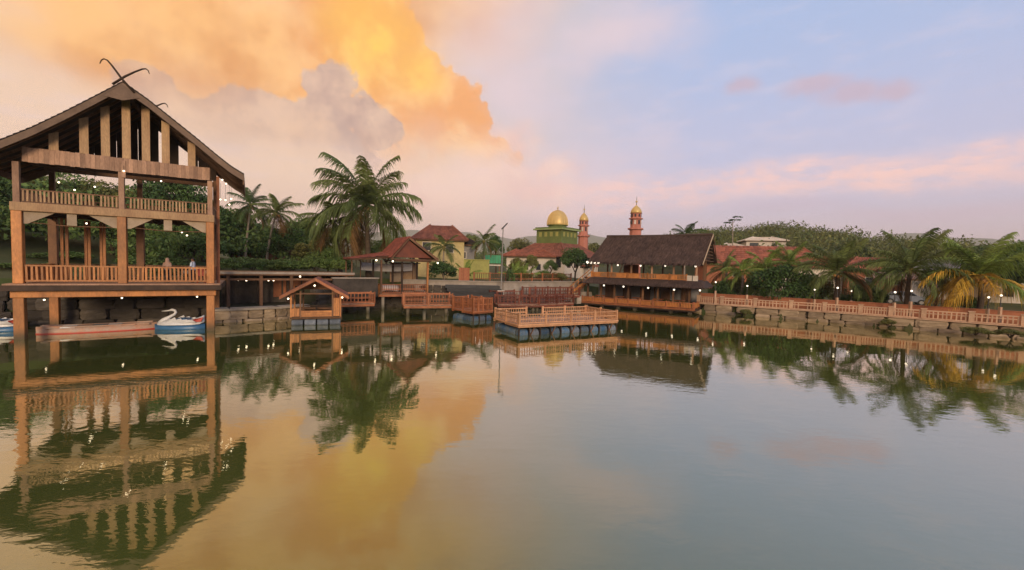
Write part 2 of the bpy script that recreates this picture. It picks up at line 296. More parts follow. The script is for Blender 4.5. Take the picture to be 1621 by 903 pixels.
# ------------------------------------------------------------------ mesh helpers
ORG = {}
def V(*a): return Vector(a)
class MB:
    def __init__(s): s.v = []; s.f = []
    def add(s, vs, fs):
        o = len(s.v); s.v += [tuple(x) for x in vs]; s.f += [tuple(i+o for i in q) for q in fs]; return s
    def obox(s, c, ax, ay, az):                       # centre + three half-axes
        c, ax, ay, az = map(Vector, (c, ax, ay, az))
        vs = [c+ax*i+ay*j+az*k for k in (-1, 1) for j in (-1, 1) for i in (-1, 1)]
        return s.add(vs, [(0, 2, 3, 1), (4, 5, 7, 6), (0, 1, 5, 4), (2, 6, 7, 3), (0, 4, 6, 2), (1, 3, 7, 5)])
    def box(s, x0, x1, y0, y1, z0, z1): return s.obox(((x0+x1)/2, (y0+y1)/2, (z0+z1)/2), ((x1-x0)/2, 0, 0), (0, (y1-y0)/2, 0), (0, 0, (z1-z0)/2))
    def beam(s, p, q, w, h, up=(0, 0, 1)):
        p, q = Vector(p), Vector(q); d = q-p; t = d.normalized(); sd = t.cross(Vector(up))
        if sd.length < 1e-4: sd = Vector((1, 0, 0))
        sd.normalize(); u = sd.cross(t).normalized()
        return s.obox((p+q)/2, d/2, sd*w/2, u*h/2)
    def tube(s, pts, rads, n=8, cap=True):
        pts = [Vector(p) for p in pts]
        if isinstance(rads, (int, float)): rads = [rads]*len(pts)
        o = len(s.v); ref = None
        for i, p in enumerate(pts):
            t = (pts[min(i+1, len(pts)-1)]-pts[max(i-1, 0)]).normalized()
            if ref is None: ref = t.orthogonal()
            a = (ref - t*ref.dot(t)).normalized(); ref = a; b = t.cross(a)
            for k in range(n):
                g = 2*math.pi*k/n; s.v.append(tuple(p+(a*math.cos(g)+b*math.sin(g))*rads[i]))
        for i in range(len(pts)-1):
            for k in range(n):
                k2 = (k+1) % n; s.f.append((o+i*n+k, o+i*n+k2, o+(i+1)*n+k2, o+(i+1)*n+k))
        if cap:
            s.f.append(tuple(o+k for k in reversed(range(n)))); s.f.append(tuple(o+(len(pts)-1)*n+k for k in range(n)))
        return s
    def lathe(s, c, prof, n=20):
        c = Vector(c); o = len(s.v)
        for (r, z) in prof:
            for k in range(n):
                g = 2*math.pi*k/n; s.v.append((c.x+r*math.cos(g), c.y+r*math.sin(g), c.z+z))
        for i in range(len(prof)-1):
            for k in range(n):
                k2 = (k+1) % n; s.f.append((o+i*n+k, o+i*n+k2, o+(i+1)*n+k2, o+(i+1)*n+k))
        s.f.append(tuple(o+k for k in reversed(range(n)))); s.f.append(tuple(o+(len(prof)-1)*n+k for k in range(n)))
        return s
    def prism(s, poly, ex):
        poly = [Vector(p) for p in poly]; ex = Vector(ex); n = len(poly)
        return s.add(poly+[p+ex for p in poly], [tuple(reversed(range(n))), tuple(range(n, 2*n))]+[(i, (i+1) % n, n+(i+1) % n, n+i) for i in range(n)])
    def mesh(s, name, mat, off=(0, 0, 0), smooth=False):
        me = bpy.data.meshes.new(name); ox, oy, oz = off
        me.from_pydata([(x-ox, y-oy, z-oz) for x, y, z in s.v], [], s.f); me.materials.append(MT[mat] if isinstance(mat, str) else mat)
        if smooth: me.polygons.foreach_set('use_smooth', [True]*len(me.polygons))
        me.update(); return me
    def build(s, name, mat, parent=None, smooth=False, kind=None, bevel=0):
        off = ORG.get(parent.name, (0, 0, 0)) if parent else (0, 0, 0)
        o = bpy.data.objects.new(name, s.mesh(name, mat, off, smooth)); COL.objects.link(o)
        if parent: o.parent = parent; ORG[o.name] = off
        if kind: o['kind'] = kind
        if bevel:
            b = o.modifiers.new('bevel', 'BEVEL'); b.width = bevel; b.segments = 1; b.limit_method = 'ANGLE'
        return o
def thing(name, label, cat, loc=(0, 0, 0), group=None):
    o = bpy.data.objects.new(name, None); COL.objects.link(o); o.location = loc; o['label'] = label; o['category'] = cat
    if group: o['group'] = group
    ORG[o.name] = tuple(loc); o.empty_display_size = .3
    return o
def tag(o, label, cat, group=None, kind=None):
    o['label'] = label; o['category'] = cat
    if group: o['group'] = group
    if kind: o['kind'] = kind
    return o
def inst(me, name, parent, pos, rz=0, scale=None):      # shared-mesh piece
    o = bpy.data.objects.new(name, me); COL.objects.link(o)
    off = Vector(ORG.get(parent.name, (0, 0, 0))) if parent else Vector()
    o.parent = parent; o.location = Vector(pos)-off; o.rotation_euler.z = rz
    if scale: o.scale = scale
    return o
def npmesh(name, verts, quads, mat, smooth=False):
    me = bpy.data.meshes.new(name); nv, nq = len(verts), len(quads)
    me.vertices.add(nv); me.vertices.foreach_set('co', np.asarray(verts, np.float32).ravel())
    me.loops.add(nq*4); me.loops.foreach_set('vertex_index', np.asarray(quads, np.int32).ravel())
    me.polygons.add(nq); me.polygons.foreach_set('loop_start', np.arange(0, nq*4, 4, dtype=np.int32))
    try: me.polygons.foreach_set('loop_total', np.full(nq, 4, np.int32))
    except Exception: pass
    me.materials.append(MT[mat]); me.update(calc_edges=True); me.validate()
    if smooth: me.polygons.foreach_set('use_smooth', [True]*nq)
    return me
_bal = {}
def balmesh(w, h, mat):
    k = (round(w, 3), round(h, 3), mat)
    if k not in _bal: _bal[k] = MB().box(-w/2, w/2, -w/2, w/2, 0, h).mesh('baluster', mat)
    return _bal[k]
def railing(par, P, Q, z0, h, n, mat, indiv=False, posts=0, bw=.05, pw=.12, mid=None, rw=.07, low=.06, mat2=None, ph=None):
    P, Q = Vector((P[0], P[1], 0)), Vector((Q[0], Q[1], 0)); d = Q-P; rz = math.atan2(d.y, d.x); zz = Vector((0, 0, 1))
    mat2 = mat2 or mat
    MB().beam(P+zz*(z0+h-rw/2), Q+zz*(z0+h-rw/2), rw*1.3, rw).build('top_rail', mat2, par)
    MB().beam(P+zz*(z0+low+rw/2), Q+zz*(z0+low+rw/2), rw, rw).build('bottom_rail', mat2, par)
    if mid: MB().beam(P+zz*(z0+h*mid), Q+zz*(z0+h*mid), rw*.9, rw*.9).build('middle_rail', mat2, par)
    b0, bh = z0+low+rw, h-low-2*rw
    if indiv:
        me = balmesh(bw, bh, mat)
        for i in range(n):
            if random.random() < .025: continue
            p = P+d*((i+.5)/n+random.uniform(-.08, .08)/n); o = inst(me, 'baluster', par, (p.x, p.y, b0), rz)
            o.rotation_euler.x = random.uniform(-.015, .015); o.rotation_euler.y = random.uniform(-.03, .03)
    else:
        mb = MB(); t = d.normalized()
        for i in range(n):
            p = P+d*((i+.5)/n); mb.obox((p.x, p.y, b0+bh/2), t*bw/2, t.cross(zz)*bw/2, zz*bh/2)
        mb.build('baluster_row', mat, par, kind='stuff')
    for i in range(posts):
        p = P+d*(i/(posts-1)) if posts > 1 else P
        t = d.normalized(); hh = ph or h+.08
        MB().obox((p.x, p.y, z0+hh/2), t*pw/2, t.cross(zz)*pw/2, zz*hh/2).build('post', mat2, par)
class Frame:                                             # local frame of a building: s along front, t inward
    def __init__(f, O, u):
        f.O = Vector((O[0], O[1], 0)); f.u = Vector((u[0], u[1], 0)).normalized(); f.w = Vector((-f.u.y, f.u.x, 0))
    def __call__(f, s, t, z=0): return f.O+f.u*s+f.w*t+Vector((0, 0, z))
    def box(f, mb, s0, s1, t0, t1, z0, z1): return mb.obox(f((s0+s1)/2, (t0+t1)/2, (z0+z1)/2), f.u*(s1-s0)/2, f.w*(t1-t0)/2, Vector((0, 0, (z1-z0)/2)))
    @property
    def rz(f): return math.atan2(f.u.y, f.u.x)
def ball(c, r, n=10, sq=1.0): return MB().lathe(c, [(max(.001, r*math.sin(math.pi*i/7)), -r*sq*math.cos(math.pi*i/7)) for i in range(8)], n)
def tileroof(name, a, b, c, d, nu, nv, mat, parent, th=.05):
    """slope a-b (eave) to d-c (ridge): courses of barrel tiles, each row lapping the next"""
    a, b, c, d = map(Vector, (a, b, c, d)); nrm = (b-a).cross(d-a).normalized()
    if nrm.z < 0: nrm = -nrm
    mb = MB()
    for j in range(nv):
        v0, v1 = j/nv, min(1, (j+1.12)/nv)
        for i in range(nu):
            u0, u1 = i/nu, (i+1)/nu; um = (u0+u1)/2
            P = lambda u, v: (a*(1-u)+b*u)*(1-v)+(d*(1-u)+c*u)*v
            jt = random.uniform(0, .012)
            lo = nrm*(th+jt); hi_ = nrm*(th*.3+jt); cr = nrm*th*.9
            mb.add([P(u0, v0)+lo, P(um, v0)+lo+cr, P(u1, v0)+lo, P(u1, v1)+hi_, P(um, v1)+hi_+cr, P(u0, v1)+hi_, P(u0, v0), P(um, v0), P(u1, v0)],
                   [(0, 1, 4, 5), (1, 2, 3, 4), (6, 7, 1, 0), (7, 8, 2, 1)])
    mb.build(name, mat, parent)
    MB().prism([a, b, c, d], -nrm*.06).build('roof_deck', 'wood_brown', parent)
def lamp(par, p, r=.08, cord=0.0, mat='bulb', name='lamp'):
    p = Vector(p); mb = MB().lathe(p+V(0, 0, r*.8), [(r*.5, 0), (r*.42, r*.9), (.012, r)], 8)
    if cord: mb.tube([p+V(0, 0, r*1.6), p+V(0, 0, r*1.6+cord)], .008, 4)
    o = mb.build(name, 'metal_dark', par)
    b = ball(p, r, 8); b.build('bulb', mat, o, smooth=True)
    return o

# ------------------------------------------------------------------ ground, water, hills
SHORE = [(-75, -4), (-50, 8), (-33, 21.5), (-28.9, 26.2), (-26.0, 31.5), (-23.5, 34.2), (-19.0, 37.6), (-16.5, 39.5), (-14.5, 44.5), (-10.5, 46.0), (-4.5, 44.6), (2, 47.5), (7.2, 51.5), (11, 53.5), (19.0, 46.0), (21.4, 43.9), (26.4, 40.6), (30.6, 37.6), (33.6, 34.9), (37.7, 31.4), (52, 17), (60, -14), (-40, -16)]
SP = np.array(SHORE, float)
def sdist(x, y):                                         # + outside the pond
    p = np.stack([np.asarray(x, float).ravel(), np.asarray(y, float).ravel()], 1); d = np.full(len(p), 1e9); ins = np.zeros(len(p), bool)
    n = len(SP)
    for i in range(n):
        a, b = SP[i], SP[(i+1) % n]; ab = b-a; t = np.clip(((p-a)@ab)/(ab@ab), 0, 1)
        d = np.minimum(d, np.hypot(*(p-a-t[:, None]*ab).T))
        c = (a[1] > p[:, 1]) != (b[1] > p[:, 1])
        with np.errstate(divide='ignore', invalid='ignore'): xi = (b[0]-a[0])*(p[:, 1]-a[1])/(b[1]-a[1])+a[0]
        ins ^= c & (p[:, 0] < xi)
    return np.where(ins, -d, d).reshape(np.shape(x))
def sstep(x, a, b):
    t = np.clip((x-a)/(b-a), 0, 1); return t*t*(3-2*t)
def hgt(x, y):
    x = np.asarray(x, float); y = np.asarray(y, float); d = sdist(x, y)
    plat = .88+1.45*sstep(-x, -20, -6)+.5*sstep(-x, 8, 18)*sstep(-x, -999, 14)
    plat = plat+sstep(d, 6, 30)*.6
    r = np.hypot(x, y); az = np.arctan2(x, y)
    left = 9*sstep(-az, .50, 1.0)*sstep(r, 42, 85)*sstep(-y, -400, -60)
    right = 10.2*np.exp(-((az-.50)/.25)**2)*sstep(r, 75, 190)+2.5*np.exp(-((az-1.05)/.3)**2)*sstep(r, 60, 140)
    und = 2.0*np.sin(x*.031+1.3)*np.sin(y*.027)*sstep(r, 80, 200)
    z = plat+left+right+und+2.0*sstep(r, 90, 260)
    return np.where(d < .25, -1.6, z)
def axis(lo, hi, fine_lo, fine_hi, st):
    a = list(np.arange(fine_lo, fine_hi+st/2, st)); s = st; x = fine_lo
    while x > lo: s *= 1.28; x -= s; a.insert(0, x)
    s = st; x = fine_hi
    while x < hi: s *= 1.28; x += s; a.append(x)
    return np.array(a)
gx, gy = axis(-6000, 6000, -62, 64, .8), axis(-3000, 6000, -18, 62, .8)
GX, GY = np.meshgrid(gx, gy); GZ = hgt(GX, GY)
nx, ny = len(gx), len(gy); idx = np.arange(nx*ny).reshape(ny, nx)
quads = np.stack([idx[:-1, :-1], idx[:-1, 1:], idx[1:, 1:], idx[1:, :-1]], -1).reshape(-1, 4)
def ground_mat():
    m = surf('ground_soil', (.055, .078, .022), (.078, .074, .030), .95, .18, objvar=0, bump=.4, bscale=3); return m
MT['ground'] = ground_mat()
g = bpy.data.objects.new('ground', npmesh('ground', np.stack([GX, GY, GZ], -1).reshape(-1, 3), quads, 'ground', True)); COL.objects.link(g); g['kind'] = 'structure'
w = MB().add([(-80, -20, 0), (64, -20, 0), (64, 58, 0), (-80, 58, 0)], [(0, 1, 2, 3)]).build('water', 'water'); w['kind'] = 'structure'
def mountain(name, az0, az1, r, hs, seed):
    rr = np.random.default_rng(seed); n = 90; ph = rr.uniform(0, 6.28, 8); mb = MB(); rows = 7
    for j in range(rows):
        k = j/(rows-1)
        for i in range(n):
            a = az0+(az1-az0)*i/(n-1); e = sum(math.sin(a*f*3+p)/f**.9 for f, p in zip((4, 7, 11, 17, 26, 40, 61, 90), ph))
            t = i/(n-1); env = np.interp(t, np.linspace(0, 1, len(hs)), hs)
            hz = env*(1+.10*e); y = r+k*r*.22+40*math.sin(i*1.7+j*2.1)*k*(1-k)
            mb.v.append((math.sin(a)*y, math.cos(a)*y, 2+hz*math.sin(k*math.pi/2)**1.1*(1+.06*math.sin(i*.9+j*3))))
    for j in range(rows-1):
        for i in range(n-1): mb.f.append((j*n+i, j*n+i+1, (j+1)*n+i+1, (j+1)*n+i))
    o = mb.build(name, 'leaf_far', smooth=True); o['kind'] = 'structure'; return o
mountain('mountain', -.75, .95, 2300, [120, 130, 150, 155, 165, 190, 200, 170, 215, 185, 150, 140, 165, 150, 190, 160, 140], 5)

# ------------------------------------------------------------------ foliage library
def crown_arrays(seed, nclump, nleaf, leaf, flat=.8, lump=.45, hollow=.55):
    r = np.random.default_rng(seed)
    d = r.normal(size=(nclump, 3)); d /= np.linalg.norm(d, axis=1)[:, None]; d[:, 2] = np.abs(d[:, 2])*1.1-.35
    c = d*(r.uniform(hollow, .92, nclump))[:, None]; c[:, 2] *= flat
    rad = r.uniform(.20, lump, nclump)
    k = r.integers(0, nclump, nleaf)
    q = r.normal(size=(nleaf, 3)); q /= np.linalg.norm(q, axis=1)[:, None]
    p = c[k]+q*(rad[k]*r.uniform(.45, 1.0, nleaf)**.5)[:, None]*np.array([1, 1, .75])
    nrm = q*.7+r.normal(size=(nleaf, 3))*.6+np.array([0, 0, .35]); nrm /= np.linalg.norm(nrm, axis=1)[:, None]
    a = np.cross(nrm, r.normal(size=(nleaf, 3))); a /= np.linalg.norm(a, axis=1)[:, None]; b = np.cross(nrm, a)
    L = (leaf*r.uniform(.6, 1.3, nleaf))[:, None]; wd = L*r.uniform(.35, .6, nleaf)[:, None]
    v = np.stack([p-a*L*.5, p+b*wd*.5+nrm*L*.06, p+a*L*.5-nrm*L*.12, p-b*wd*.5+nrm*L*.06], 1).reshape(-1, 3)
    return v, np.arange(nleaf*4).reshape(-1, 4), c
def make_crown(name, seed, nclump, nleaf, leaf, mat, **k):
    v, q, c = crown_arrays(seed, nclump, nleaf, leaf, **k); me = npmesh(name, v, q, mat); return me, c
CROWN = {}
def crown(kind, i):
    key = (kind, i)
    if key not in CROWN:
        mat, ncl, nl, lf, fl = dict(dark=('leaf_dark', 26, 5200, .105, .85), mid=('leaf_mid', 24, 4800, .11, .8), bright=('leaf_bright', 26, 6000, .09, .85),
                                    olive=('leaf_olive', 24, 4800, .11, .8), far=('leaf_far', 22, 3000, .12, .75), bush=('leaf_mid', 26, 3600, .13, .7),
                                    wisp=('leaf_dark', 9, 900, .16, .5))[kind]
        CROWN[key] = make_crown('crown', hash(key[0]) % 1000 if False else sum(map(ord, kind))+i*13, ncl, nl, lf, mat, flat=fl)
    return CROWN[key]
TRUNKS = {}
def trunk_mesh(i, mat='trunk'):
    if (i, mat) not in TRUNKS:
        r = random.Random(i); mb = MB(); lean = [(r.uniform(-.06, .06)*k, r.uniform(-.06, .06)*k, k*.25) for k in range(5)]
        mb.tube(lean, [.075, .06, .052, .045, .035], 8)
        for k in range(6):
            g = k*1.05+r.uniform(-.3, .3); z = r.uniform(.5, .95); b = Vector(lean[2 if z < .75 else 3])
            e = b+Vector((math.cos(g)*r.uniform(.35, .6), math.sin(g)*r.uniform(.35, .6), r.uniform(.3, .6)))
            mb.tube([b, (b+e)/2+V(0, 0, .06), e], [.03, .02, .008], 5)
        TRUNKS[(i, mat)] = mb.mesh('trunk', mat, smooth=True)
    return TRUNKS[(i, mat)]
_tn = [0]
def tree(label, base, h, rad, kind, name='tree', group=None, trunk_frac=.45, rz_=None, trunk='trunk', cat='tree'):
    _tn[0] += 1; i = _tn[0]
    t = thing(name, label, cat, base, group); b = Vector(base)
    me, _ = crown(kind, i % 3)
    ch = h*(1-trunk_frac*.75); cz = h-ch*.52
    o = inst(me, 'crown', t, b+V(0, 0, cz), rz_ if rz_ is not None else random.uniform(0, 6.28), (rad, rad*random.uniform(.9, 1.1), ch*.60))
    inst(trunk_mesh(i % 3, trunk), 'trunk', t, b, random.uniform(0, 6.28), (h*.42 if rad > h*.25 else h*.3, h*.42 if rad > h*.25 else h*.3, cz*.95))
    return t
def bush(label, base, rx, h, kind='bush', name='shrub', group=None, ry=None):
    _tn[0] += 1; i = _tn[0]; t = thing(name, label, 'shrub', base, group); b = Vector(base)
    me, _ = crown(kind, i % 3)
    inst(me, 'crown', t, b+V(0, 0, h*.45), random.uniform(0, 6.28), (rx, ry or rx, h*.62))
    mb = MB()
    for k in range(5): g = k*1.3; mb.tube([b, b+V(math.cos(g)*rx*.3, math.sin(g)*rx*.3, h*.5)], [.04, .015], 5)
    mb.build('stem', 'trunk', t)
    return t
FROND = {}
def frond(el, droop, mat, seed, nl=60, hang=.5, wid=.215):
    k = (el, droop, mat, seed, hang)
    if k in FROND: return FROND[k]
    r = np.random.default_rng(seed); n = 40; pts = [Vector((0, 0, 0))]; angs = []
    for i in range(n):
        a = el-droop*(i/n)**1.5; angs.append(a); pts.append(pts[-1]+Vector((math.cos(a), r.normal()*.01, math.sin(a)))/n)
    v, q = [], []
    def Q(a, b, c, d):
        o = len(v); v.extend([tuple(a), tuple(b), tuple(c), tuple(d)]); q.append((o, o+1, o+2, o+3))
    for i in range(n):                                     # midrib
        w0, w1 = .018*(1-i/n)+.003, .018*(1-(i+1)/n)+.003
        Q(pts[i]+V(0, w0, 0), pts[i]-V(0, w0, 0), pts[i+1]-V(0, w1, 0), pts[i+1]+V(0, w1, 0))
        Q(pts[i]+V(0, 0, w0), pts[i]-V(0, 0, w0), pts[i+1]-V(0, 0, w1), pts[i+1]+V(0, 0, w1))
    for s in (-1, 1):
        for j in range(nl):
            t = .13+.87*(j+r.uniform(-.2, .2))/nl; t = min(max(t, .1), .995); x = t*n; i = min(int(x), n-1); p = pts[i].lerp(pts[i+1], x-i); a = angs[i]
            tan = Vector((math.cos(a), 0, math.sin(a))); up = Vector((-math.sin(a), 0, math.cos(a)))
            Lf = wid*(.35+1.0*math.sin(min(1, t*1.05)*math.pi*.86+.25))*r.uniform(.8, 1.12)
            dr = (tan*(.40+.6*t)+Vector((0, s, 0))*(.85)+up*(.34-.25*t)*1+Vector(r.normal(size=3)*.07)).normalized()
            hg = hang*r.uniform(.6, 1.3)
            m1 = p+dr*Lf*.5+V(0, 0, -hg*Lf*.18); e = p+dr*Lf*.92+V(0, 0, -hg*Lf*.75); wv = tan*.0085+up*.003
            Q(p-wv*.6, p+wv*.6, m1+wv, m1-wv); Q(m1-wv, m1+wv, e+wv*.15, e-wv*.15)
    FROND[k] = npmesh('frond', v, q, mat); return FROND[k]
def palm(label, base, crown_pos, fl, nf, mats, name='palm_tree', group=None, trunk_r=.16, tmat='trunk_pale', seed=1, nuts=0, lo=-.75, hi=1.35, droop=1.25, hang=.9, yaws=None, cat='palm'):
    t = thing(name, label, cat, base, group); r = random.Random(seed); b = Vector(base); c = Vector(crown_pos)
    bend = (c-b).cross(V(0, 0, 1)); bend = Vector((r.uniform(-.3, .3), r.uniform(-.3, .3), 0))*(c-b).length*.1
    pts = [b.lerp(c, k/9)+bend*math.sin(math.pi*k/9)+V(0, 0, -.3 if k == 0 else 0) for k in range(10)]
    MB().tube(pts, [trunk_r*(1.45 if k == 0 else 1.12-.4*k/9)*(1+.05*(k % 2)) for k in range(10)], 10).build('trunk', tmat, t, smooth=True)
    for k in range(nf):
        f = (k+.5)/nf; el = hi+(lo-hi)*f**.85; el = round(el*8)/8
        mt = mats[0] if f < .88 or len(mats) < 2 else mats[1]
        if len(mats) > 2 and k in mats[2]: mt = mats[3]
        me = frond(el, round(droop*(.55+.55*min(1, f*1.4)), 2), mt, k % 4, hang=hang)
        o = inst(me, 'frond', t, c+V(0, 0, .12*(1-f)), yaws[k] if yaws and k < len(yaws) else k*2.39996+r.uniform(-.25, .25), (fl*r.uniform(.80, 1.10),)*3)
        o.rotation_euler.x = r.uniform(-.4, .4); o.rotation_euler.y = r.uniform(-.14, .14)
    mb = MB()
    for k in range(10): g = k*.7; mb.tube([c+V(0, 0, -.35), c+V(math.cos(g)*.2, math.sin(g)*.2, .2)], [.13, .05], 5)
    mb.build('crown_shaft', 'rachis', t)
    for k in range(nuts):
        g = k*1.1; ball(c+V(math.cos(g)*.34, math.sin(g)*.34, -.28-.12*(k % 3)), .15, 8).build('coconut', 'coconut', t, smooth=True)
    return t
def gz(p): return float(hgt(np.array([p[0]]), np.array([p[1]]))[0])
def gnd(px, Y, py=430):
    p = atd(px, py, Y); return Vector((p.x, p.y, gz(p)))

# ------------------------------------------------------------------ two-storey pavilion on stilts
UP = Vector((0, 0, 1))
PF = Frame((-25.12, 21.86), (.854, .521))
pav = thing('stilt_pavilion', 'tall two-storey bamboo pavilion on stilts with steep gable roof and crossed horns', 'pavilion', PF(0, 0, 0))
def pbox(name, mat, *a, bevel=0): return PF.box(MB(), *a).build(name, mat, pav, bevel=bevel)
DEP = 4.6
for s in (0, 8.0):
    for t in (0, DEP): pbox('stilt', 'wood_stilt', s-.2, s+.2, t-.2, t+.2, -1.5, 2.13, bevel=.02)
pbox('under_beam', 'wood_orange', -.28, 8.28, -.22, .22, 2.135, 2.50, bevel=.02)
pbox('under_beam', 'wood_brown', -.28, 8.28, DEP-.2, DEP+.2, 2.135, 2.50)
for s in (0, 4, 8): pbox('floor_joist', 'wood_brown', s-.14, s+.14, .23, DEP-.21, 2.16, 2.49)
pbox('floor_slab', 'wood_dark', -.5, 8.55, -.55, DEP+.5, 2.505, 2.78)
for k in range(16): pbox('floor_board', 'wood_pink', -.45, 8.5, -.5+k*.34, -.5+k*.34+.325, 2.784, 2.86)
for s in (0, 4, 8):
    for t in (0, DEP):
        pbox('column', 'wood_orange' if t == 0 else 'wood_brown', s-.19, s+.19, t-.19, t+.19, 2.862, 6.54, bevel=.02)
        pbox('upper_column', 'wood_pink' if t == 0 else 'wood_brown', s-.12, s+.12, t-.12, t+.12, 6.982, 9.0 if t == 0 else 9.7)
pbox('column', 'wood_rust', 8.28, 8.44, .5, .66, 2.862, 9.4)
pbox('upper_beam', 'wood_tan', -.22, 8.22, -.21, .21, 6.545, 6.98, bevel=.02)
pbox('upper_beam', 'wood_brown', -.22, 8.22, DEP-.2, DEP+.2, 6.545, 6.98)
pbox('upper_floor', 'wood_dark', -.15, 8.15, .215, DEP-.205, 6.62, 6.86)
for k in range(9): pbox('ceiling_joist', 'wood_dark', k+.0-.06, k+.06, .22, DEP-.21, 6.44, 6.615)
for (a, b) in ((.21, 3.79), (4.21, 7.79)):                 # corner brackets, hanging boards, tie rods
    for (e, d) in ((a, 1), (b, -1)):
        MB().prism([PF(e, -.05, 6.53), PF(e+d*1.15, -.05, 6.53), PF(e+d*.16, -.05, 5.92), PF(e, -.05, 5.90)], PF.w*.08).build('bracket', 'pale_panel', pav)
    mdl = (a+b)/2; pbox('hanging_board', 'pale_panel', mdl-.19, mdl+.19, -.08, -.03, 5.92, 6.535)
    MB().tube([PF(a, .05, 6.0), PF((a+b)/2, .05, 5.88), PF(b, .05, 5.95)], .025, 6).build('tie_rod', 'wood_brown', pav)
for (a, b) in ((.2, 3.8), (4.2, 7.8)):
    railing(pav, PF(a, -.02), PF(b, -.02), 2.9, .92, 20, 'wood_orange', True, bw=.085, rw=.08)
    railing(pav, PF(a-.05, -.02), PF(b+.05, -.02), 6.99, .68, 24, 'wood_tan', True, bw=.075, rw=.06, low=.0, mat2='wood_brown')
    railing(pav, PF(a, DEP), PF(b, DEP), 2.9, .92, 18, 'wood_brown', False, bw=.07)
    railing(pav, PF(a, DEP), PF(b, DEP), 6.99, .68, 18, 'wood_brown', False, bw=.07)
for s in (0, 8):
    railing(pav, PF(s, .2), PF(s, DEP-.2), 2.9, .92, 22, 'wood_orange', False, bw=.08)
    railing(pav, PF(s, .2), PF(s, DEP-.2), 6.99, .68, 22, 'wood_pink', False, bw=.07)
    pbox('side_beam', 'wood_brown', s-.15, s+.15, .215, DEP-.205, 6.56, 6.96)
# left row of inner posts with their low boarded screen
for (s, t) in ((.95, 2.4), (1.15, 2.4), (1.65, 3.6), (1.8, 3.6), (2.2, DEP-.4), (2.35, DEP-.4)):
    pbox('inner_post', 'wood_orange', s-.06, s+.06, t-.06, t+.06, 2.862, 6.43)
for k in range(9): pbox('screen_board', 'wood_orange', .22+k*.17, .22+k*.17+.15, .16, .20, 2.95, 3.74)
# gable: boarded beam, upright slats
nb = 40; bm_ = MB(); PF0 = Frame((0, 0), PF.u); PF0.box(bm_, -.094, .094, -.03, .03, 0, .74); bme = bm_.mesh('board', 'wood_pink')
for k in range(nb):
    p = PF(.25+(k+.5)*7.75/nb, -.10, 9.02+random.uniform(-.015, .015)); o = inst(bme, 'gable_board', pav, p)
pbox('gable_beam', 'wood_brown', .2, 8.05, -.06, .12, 9.03, 9.74)
RP = [(-1.5, 9.02), (-.9, 9.36), (-.2, 9.80), (.9, 10.62), (2.0, 11.55), (3.2, 12.62), (4.30, 13.62), (5.35, 12.90), (6.3, 12.14), (7.42, 11.24), (8.46, 10.36), (9.1, 9.86), (9.75, 9.48)]
def rz_at(s):
    for (a, za), (b, zb) in zip(RP, RP[1:]):
        if a <= s <= b: return za+(zb-za)*(s-a)/(b-a)
    return 9.0
for s in (1.38, 2.53, 3.38, 4.24, 5.07, 5.94, 7.13):
    zt = rz_at(s)-.30
    MB().prism([PF(s-.18, -.09, 9.765), PF(s+.18, -.09, 9.765), PF(s+.18, -.09, min(zt, rz_at(s+.18)-.3)), PF(s-.18, -.09, min(zt, rz_at(s-.18)-.3))], PF.w*.06).build('gable_slat', 'wood_tan', pav)
pbox('mid_beam_post', 'wood_pink', 4.02, 4.2, -.17, -.135, 8.7, 9.62)
T0, T1 = -1.0, 5.4
for half, nm in ((RP[:7], 'roof'), (RP[6:], 'roof')):
    poly = [PF(s, T0+.02, z) for s, z in half]+[PF(s, T0+.02, z-.16) for s, z in reversed(half)]
    MB().prism(poly, PF.w*(T1-T0-.04)).build(nm, 'roof_dark', pav)
    mb = MB()
    for (s0, z0), (s1, z1) in zip(half, half[1:]):                # shingle courses: small laps on the top surface
        n = 5
        for j in range(n):
            a, b = j/n, (j+1.0)/n; A = (s0+(s1-s0)*a, z0+(z1-z0)*a); B = (s0+(s1-s0)*b, z0+(z1-z0)*b); up = .05
            e0, e1 = (.06, .02) if half is RP[:7] or half == RP[:7] else (.02, .06)
            mb.prism([PF(A[0], T0-.03, A[1]+.002), PF(B[0], T0-.03, B[1]+.002), PF(B[0], T0-.03, B[1]+e1), PF(A[0], T0-.03, A[1]+e0)], PF.w*(T1-T0+.06))
    mb.build('shingle_course', 'roof_dark', pav, kind='stuff')
    mb = MB()
    poly = [PF(s, T0-.06, z-.05) for s, z in half]+[PF(s, T0-.06, z-.42) for s, z in reversed(half)]
    MB().prism(poly, PF.w*.06).build('bargeboard', 'barge', pav)
    poly = [PF(s, T1+.0, z-.05) for s, z in half]+[PF(s, T1+.0, z-.5) for s, z in reversed(half)]
    MB().prism(poly, PF.w*.06).build('bargeboard', 'barge', pav)
    for k in range(7):                                            # rafters under the slope
        t = T0+.5+k*.9; mb = MB()
        for (s0, z0), (s1, z1) in zip(half, half[1:]): mb.beam(PF(s0, t, z0-.23), PF(s1, t, z1-.23), .09, .13)
        mb.build('rafter', 'wood_brown', pav)
pbox('ridge_beam', 'wood_brown', 4.2, 4.4, T0+.1, T1-.1, 13.2, 13.42)
MB().prism([PF(3.55, T0-.09, 12.72), PF(4.3, T0-.09, 13.42), PF(5.0, T0-.09, 12.9), PF(4.3, T0-.09, 12.62)], PF.w*.03).build('gable_cap', 'barge', pav)
for s, dz in ((9.72, .95), (-1.47, .6)):                          # boards hanging from the eaves
    pbox('eave_board', 'wood_brown', s-.04, s+.03, T0+.1, T1-.1, rz_at(s)-.3-dz*.35, rz_at(s)-.17)
